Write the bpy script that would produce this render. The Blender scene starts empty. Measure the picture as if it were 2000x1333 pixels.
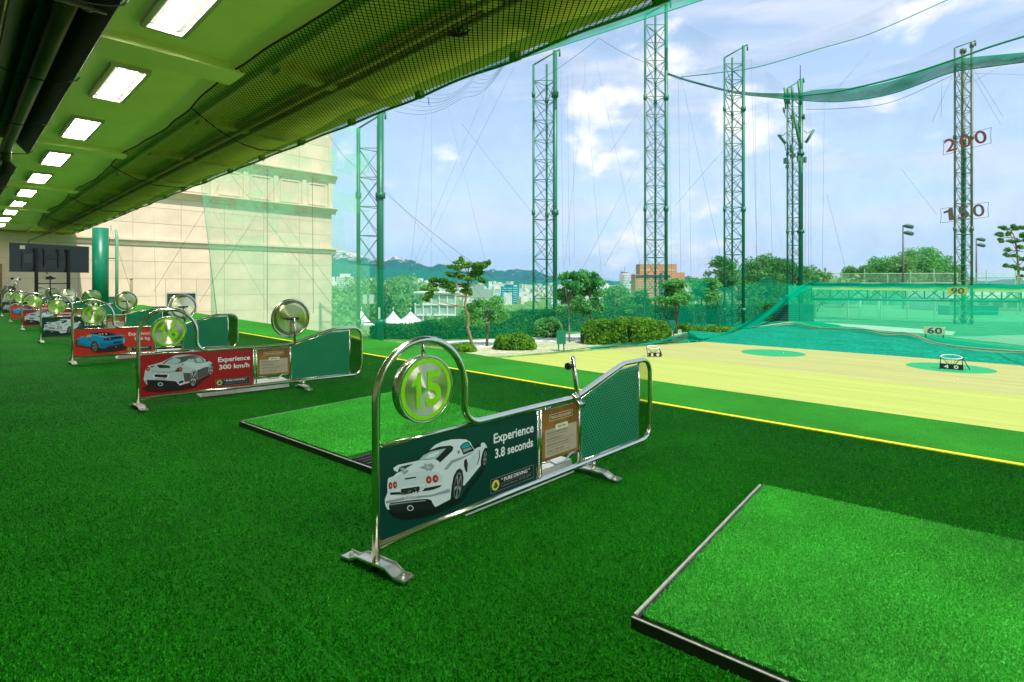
import bpy, bmesh, math, random
import numpy as np
from mathutils import Vector, Matrix, noise
R_ = math.radians
random.seed(7); rng = np.random.default_rng(7)
scn = bpy.context.scene
C = scn.collection

HAZE = 0.00006
# ---------------------------------------------------------------- camera
YAW = R_(44.0); CAM_H = 1.2; F_PX = 1060.0; HOR = 554.0
cd = bpy.data.cameras.new('camera'); cam = bpy.data.objects.new('camera', cd); C.objects.link(cam)
cam.location = (0, 0, CAM_H); cam.rotation_euler = (R_(90), 0, YAW)
cd.sensor_width = 36; cd.lens = 36 * F_PX / 2000; cd.shift_y = (HOR - 666.5) / 2000 
cd.clip_start = 0.05; cd.clip_end = 20000
scn.camera = cam
# ---------------------------------------------------------------- sky, sun, exposure
SUN_EL = R_(58); SUN_DIR = Vector((0.99, -0.14, 0)).normalized()      # horizontal direction towards the sun
w = bpy.data.worlds.new('World'); scn.world = w; w.use_nodes = True
nt = w.node_tree; nt.nodes.clear(); N = nt.nodes.new; Lk = nt.links.new
out = N('ShaderNodeOutputWorld'); bg = N('ShaderNodeBackground'); bg.inputs[1].default_value = 0.085
sky = N('ShaderNodeTexSky'); sky.sky_type = 'NISHITA'; sky.sun_disc = False
sky.sun_elevation = SUN_EL; sky.sun_rotation = math.atan2(SUN_DIR.x, SUN_DIR.y)
sky.air_density = 1.0; sky.dust_density = 1.2; sky.ozone_density = 1.6
tc = N('ShaderNodeTexCoord')
def wmap(scale, loc=(0, 0, 0)):
    m = N('ShaderNodeMapping'); m.inputs['Scale'].default_value = scale; m.inputs['Location'].default_value = loc
    Lk(tc.outputs['Generated'], m.inputs[0]); return m
def wnoise(m, sc, det, rough, dist=0.0):
    n = N('ShaderNodeTexNoise'); n.inputs['Scale'].default_value = sc; n.inputs['Detail'].default_value = det
    n.inputs['Roughness'].default_value = rough; n.inputs['Distortion'].default_value = dist; Lk(m.outputs[0], n.inputs[0]); return n
def wramp(src, a, b, va=0.0, vb=1.0):
    r = N('ShaderNodeMapRange'); r.interpolation_type = 'SMOOTHSTEP'
    for i, v in zip((1, 2, 3, 4), (a, b, va, vb)): r.inputs[i].default_value = v
    Lk(src, r.inputs[0]); return r
sep = N('ShaderNodeSeparateXYZ'); Lk(tc.outputs['Generated'], sep.inputs[0])
puff = wnoise(wmap((1, 1, 1.5), (5.3, 0.6, 0.8)), 4.6, 7, 0.55, 0.15)
puffm = wramp(puff.outputs[0], 0.56, 0.68, 0.0, 0.95)
wisp = wnoise(wmap((1, 1, 7.0), (0.3, 4.2, 0.1)), 2.4, 6, 0.6, 0.5)
wispm = wramp(wisp.outputs[0], 0.42, 0.72, 0.0, 0.75)
veil = wramp(sep.outputs[2], -0.02, 0.42, 0.95, 0.45)                  # milky air, thicker towards the horizon
def wmix(a, b, f, col=None):
    m = N('ShaderNodeMixRGB'); Lk(f, m.inputs[0]); Lk(a, m.inputs[1])
    if col: m.inputs[2].default_value = col
    else: Lk(b, m.inputs[2])
    return m
m1 = wmix(sky.outputs[0], None, veil.outputs[0], (3.7, 4.8, 6.3, 1))
m2 = wmix(m1.outputs[0], None, wispm.outputs[0], (4.6, 4.8, 5.5, 1))
m3 = wmix(m2.outputs[0], None, puffm.outputs[0], (6.7, 6.5, 6.7, 1))
Lk(m3.outputs[0], bg.inputs[0]); Lk(bg.outputs[0], out.inputs[0])
sd = bpy.data.lights.new('sun', 'SUN'); sd.energy = 2.4; sd.angle = R_(0.6); sd.color = (1.0, 0.95, 0.86)
sun = bpy.data.objects.new('sun', sd); C.objects.link(sun)
sv = Vector((SUN_DIR.x * math.cos(SUN_EL), SUN_DIR.y * math.cos(SUN_EL), math.sin(SUN_EL)))
sun.rotation_euler = (-sv).to_track_quat('-Z', 'Y').to_euler(); sun.location = (8, -6, 14)
vs = scn.view_settings; vs.view_transform = 'Standard'; vs.look = 'None'; vs.gamma = 1; vs.use_curve_mapping = False; vs.exposure = 1.22
scn.render.engine = 'CYCLES'
scn.cycles.use_denoising = True
scn.cycles.max_bounces = 7; scn.cycles.diffuse_bounces = 4; scn.cycles.glossy_bounces = 4
scn.cycles.transparent_max_bounces = 32; scn.cycles.transmission_bounces = 4; scn.cycles.sample_clamp_indirect = 6.0

# ---------------------------------------------------------------- helpers
FX, FY = -math.sin(YAW), math.cos(YAW); RX, RY = math.cos(YAW), math.sin(YAW)
def at(px, py, t):
    """point seen at photo pixel (px,py) at depth t metres"""
    a = (px - 1000) / F_PX
    return Vector(((FX + a * RX) * t, (FY + a * RY) * t, CAM_H + (HOR - py) / F_PX * t))
def ground(px, py, z):
    return at(px, py, (CAM_H - z) * F_PX / (py - HOR))
def flat(px, t, z):
    p = at(px, HOR, t); p.z = z; return p

class MB:
    def __init__(s): s.v = []; s.f = []; s.m = []; s.sm = []
    def face(s, idx, m=0, smooth=False): s.f.append(tuple(idx)); s.m.append(m); s.sm.append(smooth)
    def verts(s, vs):
        b = len(s.v); s.v.extend([tuple(v) for v in vs]); return b
    def box(s, a, b, m=0):
        x0, y0, z0 = a; x1, y1, z1 = b
        i = s.verts([(x0,y0,z0),(x1,y0,z0),(x1,y1,z0),(x0,y1,z0),(x0,y0,z1),(x1,y0,z1),(x1,y1,z1),(x0,y1,z1)])
        for q in ((0,3,2,1),(4,5,6,7),(0,1,5,4),(1,2,6,5),(2,3,7,6),(3,0,4,7)): s.face([i+k for k in q], m)
        return s
    def prism(s, poly, h0, h1, axis='z', m=0, sidem=None):
        """polygon extruded along an axis between h0 and h1 (poly = 2-d points, counter-clockwise seen from +axis)"""
        def P(p, h):
            return (p[0], p[1], h) if axis == 'z' else ((h, p[0], p[1]) if axis == 'x' else (p[0], h, p[1]))
        n = len(poly); i = s.verts([P(p, h0) for p in poly] + [P(p, h1) for p in poly])
        s.face(range(i+n-1, i-1, -1), m); s.face(range(i+n, i+2*n), m)
        for k in range(n):
            l = (k+1) % n; s.face((i+k, i+l, i+n+l, i+n+k), m if sidem is None else sidem)
        return s
    def poly(s, pts, m=0):
        i = s.verts(pts); s.face(range(i, i+len(pts)), m); return s
    def tube(s, path, r, n=8, m=0, closed=False, caps=True):
        path = [Vector(p) for p in path]; k = len(path)
        rr = r if isinstance(r, (list, tuple)) else [r]*k
        T = []
        for i in range(k):
            a = path[(i-1) % k] if (closed or i) else path[0]; b = path[(i+1) % k] if (closed or i < k-1) else path[-1]
            T.append((b-a).normalized() if (b-a).length > 1e-9 else Vector((0,0,1)))
        up = Vector((0,0,1)) if abs(T[0].z) < .9 else Vector((1,0,0))
        u = T[0].cross(up).normalized(); base = []
        for i in range(k):
            if i:
                ax = T[i-1].cross(T[i])
                if ax.length > 1e-7: u = Matrix.Rotation(T[i-1].angle(T[i]), 3, ax.normalized()) @ u
            u = (u - T[i]*u.dot(T[i])).normalized(); v = T[i].cross(u)
            base.append(s.verts([path[i] + (u*math.cos(2*math.pi*j/n) + v*math.sin(2*math.pi*j/n))*rr[i] for j in range(n)]))
        for i in range(k if closed else k-1):
            a, b = base[i], base[(i+1) % k]
            for j in range(n):
                l = (j+1) % n; s.face((a+j, a+l, b+l, b+j), m, True)
        if caps and not closed:
            s.face([base[0]+j for j in range(n-1, -1, -1)], m); s.face([base[-1]+j for j in range(n)], m)
        return s
    def bar(s, a, b, r, n=4, m=0): return s.tube([a, b], r, n, m)
    def cyl(s, c, r, h0, h1, axis='z', n=24, m=0, r1=None):
        i = len(s.v); r1 = r if r1 is None else r1
        def P(t, rad, h):
            a, b = math.cos(t)*rad, math.sin(t)*rad
            return (c[0]+a, c[1]+b, h) if axis == 'z' else ((h, c[0]+a, c[1]+b) if axis == 'x' else (c[0]+b, h, c[1]+a))
        s.verts([P(2*math.pi*k/n, r, h0) for k in range(n)] + [P(2*math.pi*k/n, r1, h1) for k in range(n)])
        s.face(range(i+n-1, i-1, -1), m); s.face(range(i+n, i+2*n), m)
        for k in range(n):
            l = (k+1) % n; s.face((i+k, i+l, i+n+l, i+n+k), m, True)
        return s
    def ring(s, c, r0, r1, h, n=48, m=0):      # flat annulus facing +x
        i = s.verts([(h, c[0]+math.cos(2*math.pi*k/n)*r, c[1]+math.sin(2*math.pi*k/n)*r) for r in (r0, r1) for k in range(n)])
        for k in range(n):
            l = (k+1) % n; s.face((i+k, i+n+k, i+n+l, i+l), m)
        return s
    def mesh(s, name, mats):
        me = bpy.data.meshes.new(name); me.from_pydata(s.v, [], s.f)
        if not isinstance(mats, (list, tuple)): mats = [mats]
        for m in mats: me.materials.append(m)
        me.polygons.foreach_set('material_index', s.m); me.polygons.foreach_set('use_smooth', s.sm); me.update()
        return me
def link(name, me, parent=None, loc=(0,0,0), rot=(0,0,0)):
    o = bpy.data.objects.new(name, me); C.objects.link(o); o.location = loc; o.rotation_euler = rot
    if parent: o.parent = parent
    return o
def tag(o, label=None, cat=None, group=None, kind=None):
    if label: o['label'] = label
    if cat: o['category'] = cat
    if group: o['group'] = group
    if kind: o['kind'] = kind
    return o
def thing(name, label, cat, loc=(0,0,0), rz=0, group=None):
    o = bpy.data.objects.new(name, None); C.objects.link(o); o.location = loc; o.rotation_euler = (0, 0, rz)
    o.empty_display_size = .1
    return tag(o, label, cat, group)
def structure(name, me, label=None): return tag(link(name, me), label, None, None, 'structure')

# ---------------------------------------------------------------- materials
MAT = {}
def mat(name, col, rough=0.6, metal=0.0, spec=0.5, emit=None, es=0.0, noise_amt=0.0, nscale=8.0, bump=0.0, bscale=40.0, aniso=0.0, sss=0, trans=0.0, coat=0.0):
    if name in MAT: return MAT[name]
    m = bpy.data.materials.new(name); m.use_nodes = True; t = m.node_tree; b = t.nodes['Principled BSDF']; MAT[name] = m
    b.inputs['Base Color'].default_value = (*col, 1); b.inputs['Roughness'].default_value = rough
    b.inputs['Metallic'].default_value = metal; b.inputs['Specular IOR Level'].default_value = spec
    if coat: b.inputs['Coat Weight'].default_value = coat
    if emit: b.inputs['Emission Color'].default_value = (*emit, 1); b.inputs['Emission Strength'].default_value = es
    co = t.nodes.new('ShaderNodeTexCoord')
    if noise_amt:
        n = t.nodes.new('ShaderNodeTexNoise'); n.inputs['Scale'].default_value = nscale; n.inputs['Detail'].default_value = 5; t.links.new(co.outputs['Object'], n.inputs[0])
        r = t.nodes.new('ShaderNodeMapRange'); r.inputs[1].default_value = .3; r.inputs[2].default_value = .7; r.inputs[3].default_value = 1-noise_amt; r.inputs[4].default_value = 1+noise_amt
        t.links.new(n.outputs[0], r.inputs[0])
        mx = t.nodes.new('ShaderNodeVectorMath'); mx.operation = 'SCALE'; mx.inputs[0].default_value = col; t.links.new(r.outputs[0], mx.inputs['Scale'])
        t.links.new(mx.outputs[0], b.inputs['Base Color'])
    if bump:
        n = t.nodes.new('ShaderNodeTexNoise'); n.inputs['Scale'].default_value = bscale; n.inputs['Detail'].default_value = 4; t.links.new(co.outputs['Object'], n.inputs[0])
        bp = t.nodes.new('ShaderNodeBump'); bp.inputs['Strength'].default_value = bump; bp.inputs['Distance'].default_value = .01; t.links.new(n.outputs[0], bp.inputs['Height']); t.links.new(bp.outputs[0], b.inputs['Normal'])
    if aniso:
        b.inputs['Anisotropic'].default_value = aniso; b.inputs['Anisotropic Rotation'].default_value = .25
        tg = t.nodes.new('ShaderNodeTangent'); tg.direction_type = 'RADIAL'; tg.axis = 'X'; t.links.new(tg.outputs[0], b.inputs['Tangent'])
    return m
steel = mat('stainless_steel', (.70, .67, .58), .17, 1.0, noise_amt=.06, nscale=3)
steel_plate = mat('worn_steel_plate', (.85, .82, .74), .3, 1.0, noise_amt=.15, nscale=30, bump=.15, bscale=90)
brushed = mat('brushed_steel', (.92, .84, .60), .38, 1.0, aniso=.95)  # warm tint puts golden-olive reflections into the steel colour
disc_steel = mat('mirror_disc_steel', (.78, .72, .42), .28, 1.0, aniso=.92)  # golden tone stands in for the surroundings reflected in the disc
mirror = mat('mirror_plate', (.50, .56, .34), .04, 1.0)
lime = mat('lime_vinyl', (.24, .70, .008), .55, spec=.2)
white_p = mat('white_print', (.82, .82, .80), .5)
black_p = mat('black_print', (.01, .01, .012), .4)
black_metal = mat('black_metal', (.014, .014, .013), .45, .3, noise_amt=.3, nscale=6)
rubber = mat('black_rubber', (.012, .013, .012), .6, bump=.3, bscale=120)
PCOL = dict(white=(.72,.78,.80), pale=(.60,.70,.72), grey=(.30,.36,.38), black=(.012,.014,.016), glass=(.40,.55,.56), glassd=(.07,.10,.10),
            teal=(.01,.36,.38), red=(.55,.015,.02), pink=(.85,.45,.45), silver=(.52,.58,.58), dark=(.085,.09,.085), blue=(0,.34,.62), blued=(0,.19,.42),
            navy=(.005,.015,.06), sky=(.15,.62,.80), tan=(.85,.42,.14))
PM = {k: mat('print_'+k, v, .32, coat=.2) for k, v in PCOL.items()}
def shade_for(bgc): return tuple(c*.18 for c in bgc)
PANEL = dict(exige=mat('panel_dark_green', (.002,.045,.035), .3, coat=.25, noise_amt=.12, nscale=4), evora=mat('panel_dark_red', (.36,.006,.012), .3, coat=.25, noise_amt=.08), elise=mat('panel_red', (.72,.035,.018), .3, coat=.25, noise_amt=.06))
PSH = dict(exige=mat('print_shadow_green', (.001,.008,.007), .4), evora=mat('print_shadow_red', (.045,.002,.003), .4), elise=mat('print_shadow_bright', (.06,.006,.004), .4))

def turf_mat(name, dark, light, sc=130, bump=.8, patch=.25, streak=None):
    m = bpy.data.materials.new(name); m.use_nodes = True; t = m.node_tree; b = t.nodes['Principled BSDF']; n = t.nodes.new; l = t.links.new
    b.inputs['Roughness'].default_value = .85; b.inputs['Specular IOR Level'].default_value = .08
    b.inputs['Sheen Weight'].default_value = 0
    co = n('ShaderNodeTexCoord')
    a = n('ShaderNodeTexNoise'); a.inputs['Scale'].default_value = sc; a.inputs['Detail'].default_value = 3; a.inputs['Roughness'].default_value = .7; l(co.outputs['Object'], a.inputs[0])
    c = n('ShaderNodeTexNoise'); c.inputs['Scale'].default_value = .9; c.inputs['Detail'].default_value = 5; c.inputs['Roughness'].default_value = .6
    mp = n('ShaderNodeMapping'); mp.inputs['Scale'].default_value = streak or (1, 1, 1); l(co.outputs['Object'], mp.inputs[0]); l(mp.outputs[0], c.inputs[0])
    r = n('ShaderNodeMapRange'); r.inputs[1].default_value = .36; r.inputs[2].default_value = .66; l(a.outputs[0], r.inputs[0])
    mx = n('ShaderNodeMixRGB'); mx.inputs[1].default_value = (*dark, 1); mx.inputs[2].default_value = (*light, 1); l(r.outputs[0], mx.inputs[0])
    r2 = n('ShaderNodeMapRange'); r2.inputs[1].default_value = .3; r2.inputs[2].default_value = .7; r2.inputs[3].default_value = 1-patch; r2.inputs[4].default_value = 1+patch; l(c.outputs[0], r2.inputs[0])
    sc_ = n('ShaderNodeVectorMath'); sc_.operation = 'SCALE'; l(mx.outputs[0], sc_.inputs[0]); l(r2.outputs[0], sc_.inputs['Scale']); l(sc_.outputs[0], b.inputs['Base Color'])
    bp = n('ShaderNodeBump'); bp.inputs['Strength'].default_value = bump; bp.inputs['Distance'].default_value = .012; l(a.outputs[0], bp.inputs['Height']); l(bp.outputs[0], b.inputs['Normal'])
    return m
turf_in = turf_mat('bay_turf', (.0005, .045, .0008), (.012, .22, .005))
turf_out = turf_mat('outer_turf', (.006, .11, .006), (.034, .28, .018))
turf_mat_pad = turf_mat('pad_turf', (.015, .20, .015), (.09, .52, .06), sc=150, patch=.12)
field_near = turf_mat('field_bright', (.32, .385, .08), (.41, .465, .125), sc=30, bump=.4, patch=.10, streak=(.15, 2.5, 1))
field_far = turf_mat('field_dull', (.32, .34, .115), (.40, .415, .155), sc=30, bump=.4, patch=.12, streak=(.15, 2.5, 1))
net_ground = turf_mat('ground_netting', (0, .15, .085), (0, .30, .17), sc=6, bump=.4, patch=.25, streak=(.3, 3, 1))
circle_turf = mat('circle_turf', (.0, .30, .10), .8, noise_amt=.1)

def blade_mat(name, a, b_):
    m = bpy.data.materials.new(name); m.use_nodes = True; t = m.node_tree; b = t.nodes['Principled BSDF']; n = t.nodes.new; l = t.links.new
    b.inputs['Roughness'].default_value = .6; b.inputs['Specular IOR Level'].default_value = .06
    co = n('ShaderNodeTexCoord'); x = n('ShaderNodeTexWhiteNoise'); l(co.outputs['Object'], x.inputs[0])
    q = n('ShaderNodeTexNoise'); q.inputs['Scale'].default_value = 120; l(co.outputs['Object'], q.inputs[0])
    mx = n('ShaderNodeMixRGB'); mx.inputs[1].default_value = (*a, 1); mx.inputs[2].default_value = (*b_, 1)
    r = n('ShaderNodeMapRange'); r.inputs[1].default_value = .35; r.inputs[2].default_value = .65; l(q.outputs[0], r.inputs[0]); l(r.outputs[0], mx.inputs[0])
    pn = n('ShaderNodeTexNoise'); pn.inputs['Scale'].default_value = 1.1; pn.inputs['Detail'].default_value = 6; pn.inputs['Roughness'].default_value = .65; l(co.outputs['Object'], pn.inputs[0])
    pr = n('ShaderNodeMapRange'); pr.inputs[1].default_value = .32; pr.inputs[2].default_value = .68; pr.inputs[3].default_value = .66; pr.inputs[4].default_value = 1.3; l(pn.outputs[0], pr.inputs[0])
    vm = n('ShaderNodeVectorMath'); vm.operation = 'SCALE'; l(mx.outputs[0], vm.inputs[0]); l(pr.outputs[0], vm.inputs['Scale']); l(vm.outputs[0], b.inputs['Base Color'])
    return m
def leaf_mat(name, a, b_, sc=1.2):
    m = bpy.data.materials.new(name); m.use_nodes = True; t = m.node_tree; b = t.nodes['Principled BSDF']; n = t.nodes.new; l = t.links.new
    b.inputs['Roughness'].default_value = .6; b.inputs['Specular IOR Level'].default_value = .3
    co = n('ShaderNodeTexCoord'); q = n('ShaderNodeTexNoise'); q.inputs['Scale'].default_value = sc; q.inputs['Detail'].default_value = 6; q.inputs['Roughness'].default_value = .75; l(co.outputs['Object'], q.inputs[0])
    mx = n('ShaderNodeMixRGB'); mx.inputs[1].default_value = (*a, 1); mx.inputs[2].default_value = (*b_, 1)
    r = n('ShaderNodeMapRange'); r.inputs[1].default_value = .35; r.inputs[2].default_value = .65; l(q.outputs[0], r.inputs[0]); l(r.outputs[0], mx.inputs[0]); l(mx.outputs[0], b.inputs['Base Color'])
    tr = n('ShaderNodeBsdfTranslucent'); l(mx.outputs[0], tr.inputs[0]); ms = n('ShaderNodeMixShader'); ms.inputs[0].default_value = .42
    o = t.nodes['Material Output']; l(b.outputs[0], ms.inputs[1]); l(tr.outputs[0], ms.inputs[2]); l(ms.outputs[0], o.inputs[0])
    return m
def net_mat(name, col, dens, cell=None, thick=.14, var=0.0):
    """fine netting: partly see-through thread; with cell (metres in UV) the knotted grid itself is cut out"""
    m = bpy.data.materials.new(name); m.use_nodes = True; t = m.node_tree; n = t.nodes.new; l = t.links.new
    t.nodes.remove(t.nodes['Principled BSDF']); o = t.nodes['Material Output']
    df = n('ShaderNodeBsdfDiffuse'); df.inputs[0].default_value = (*col, 1); tl = n('ShaderNodeBsdfTranslucent'); tl.inputs[0].default_value = (*col, 1)
    md = n('ShaderNodeMixShader'); md.inputs[0].default_value = .45; l(df.outputs[0], md.inputs[1]); l(tl.outputs[0], md.inputs[2])
    tp = n('ShaderNodeBsdfTransparent'); ms = n('ShaderNodeMixShader'); l(tp.outputs[0], ms.inputs[1]); l(md.outputs[0], ms.inputs[2]); l(ms.outputs[0], o.inputs[0])
    def M(op, a, b=None):
        x = n('ShaderNodeMath'); x.operation = op
        for i, v in enumerate((a, b)):
            if v is None: continue
            if isinstance(v, (int, float)): x.inputs[i].default_value = v
            else: l(v, x.inputs[i])
        return x.outputs[0]
    if cell:
        uv = n('ShaderNodeUVMap'); sp = n('ShaderNodeSeparateXYZ'); l(uv.outputs[0], sp.inputs[0])
        u = M('DIVIDE', M('ADD', sp.outputs[0], sp.outputs[1]), cell*1.414); v = M('DIVIDE', M('SUBTRACT', sp.outputs[0], sp.outputs[1]), cell*1.414)
        fu = M('GREATER_THAN', M('ABSOLUTE', M('SUBTRACT', M('FRACT', u), .5)), .5-thick/2); fv = M('GREATER_THAN', M('ABSOLUTE', M('SUBTRACT', M('FRACT', v), .5)), .5-thick/2)
        fac = M('MAXIMUM', M('MAXIMUM', fu, fv), dens)
        l(fac, ms.inputs[0])
    elif var:
        co = n('ShaderNodeTexCoord'); q = n('ShaderNodeTexNoise'); q.inputs['Scale'].default_value = .35; q.inputs['Detail'].default_value = 5; l(co.outputs['Object'], q.inputs[0])
        r = n('ShaderNodeMapRange'); r.inputs[1].default_value = .3; r.inputs[2].default_value = .7; r.inputs[3].default_value = max(0, dens*(1-var)); r.inputs[4].default_value = dens*(1+var)
        l(q.outputs[0], r.inputs[0]); l(r.outputs[0], ms.inputs[0])
    else: ms.inputs[0].default_value = dens
    return m
def sheet(name, rows, m, uvscale=True):
    """grid surface from rows of points (lists of equal length) with metre UVs"""
    nr, nc = len(rows), len(rows[0]); v = [tuple(p) for r in rows for p in r]
    f = [(i*nc+j, i*nc+j+1, (i+1)*nc+j+1, (i+1)*nc+j) for i in range(nr-1) for j in range(nc-1)]
    me = bpy.data.meshes.new(name); me.from_pydata(v, [], f); me.materials.append(m)
    us = [0.0]
    for j in range(1, nc): us.append(us[-1] + (Vector(rows[0][j])-Vector(rows[0][j-1])).length)
    vv = [0.0]
    for i in range(1, nr): vv.append(vv[-1] + (Vector(rows[i][nc//2])-Vector(rows[i-1][nc//2])).length)
    uvl = me.uv_layers.new(name='UVMap')
    idx = np.empty(len(me.loops), dtype=np.int32); me.loops.foreach_get('vertex_index', idx)
    uv = np.stack([np.array(us)[idx % nc], np.array(vv)[idx // nc]], 1).astype(np.float32)
    uvl.data.foreach_set('uv', uv.ravel()); me.polygons.foreach_set('use_smooth', [True]*len(f)); me.update()
    return me
def tri_mesh(name, P, m, nv=3):
    """many separate small faces at once; P has shape (n, nv, 3)"""
    n = len(P); me = bpy.data.meshes.new(name); me.vertices.add(n*nv); me.vertices.foreach_set('co', P.astype(np.float32).ravel())
    me.loops.add(n*nv); me.loops.foreach_set('vertex_index', np.arange(n*nv, dtype=np.int32))
    me.polygons.add(n); me.polygons.foreach_set('loop_start', np.arange(0, n*nv, nv, dtype=np.int32))
    me.materials.append(m); me.update(calc_edges=True); return me

_tc = {}
def text_mesh(body, size, m, bold=0.0, spacing=1.0, align='LEFT', line=1.0):
    key = (body, size, m.name, bold, spacing, align)
    if key in _tc: return _tc[key]
    cu = bpy.data.curves.new('text', 'FONT'); cu.body = body; cu.size = size; cu.offset = bold*size; cu.space_character = spacing; cu.align_x = align; cu.space_line = line
    cu.resolution_u = 3; cu.fill_mode = 'BOTH'
    o = bpy.data.objects.new('text', cu); C.objects.link(o); bpy.context.view_layer.update()
    me = bpy.data.meshes.new_from_object(o.evaluated_get(bpy.context.evaluated_depsgraph_get())); bpy.data.objects.remove(o); bpy.data.curves.remove(cu)
    me.materials.clear(); me.materials.append(m); me.name = 'lettering'; _tc[key] = me
    return me
FACE_X = Matrix(((0, 0, 1, 0), (1, 0, 0, 0), (0, 1, 0, 0), (0, 0, 0, 1)))      # text x->+Y, y->+Z, facing +X
def letters(me, parent, x, y, z, fit_w=None, sx=1.0, name='lettering'):
    o = link(name, me, parent)
    s = sx
    if fit_w:
        xs = [v.co.x for v in me.vertices]; s = fit_w/(max(xs)-min(xs))
    o.matrix_local = Matrix.Translation((x, y, z)) @ FACE_X @ Matrix.Diagonal((s, 1, 1, 1))
    return o
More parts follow.
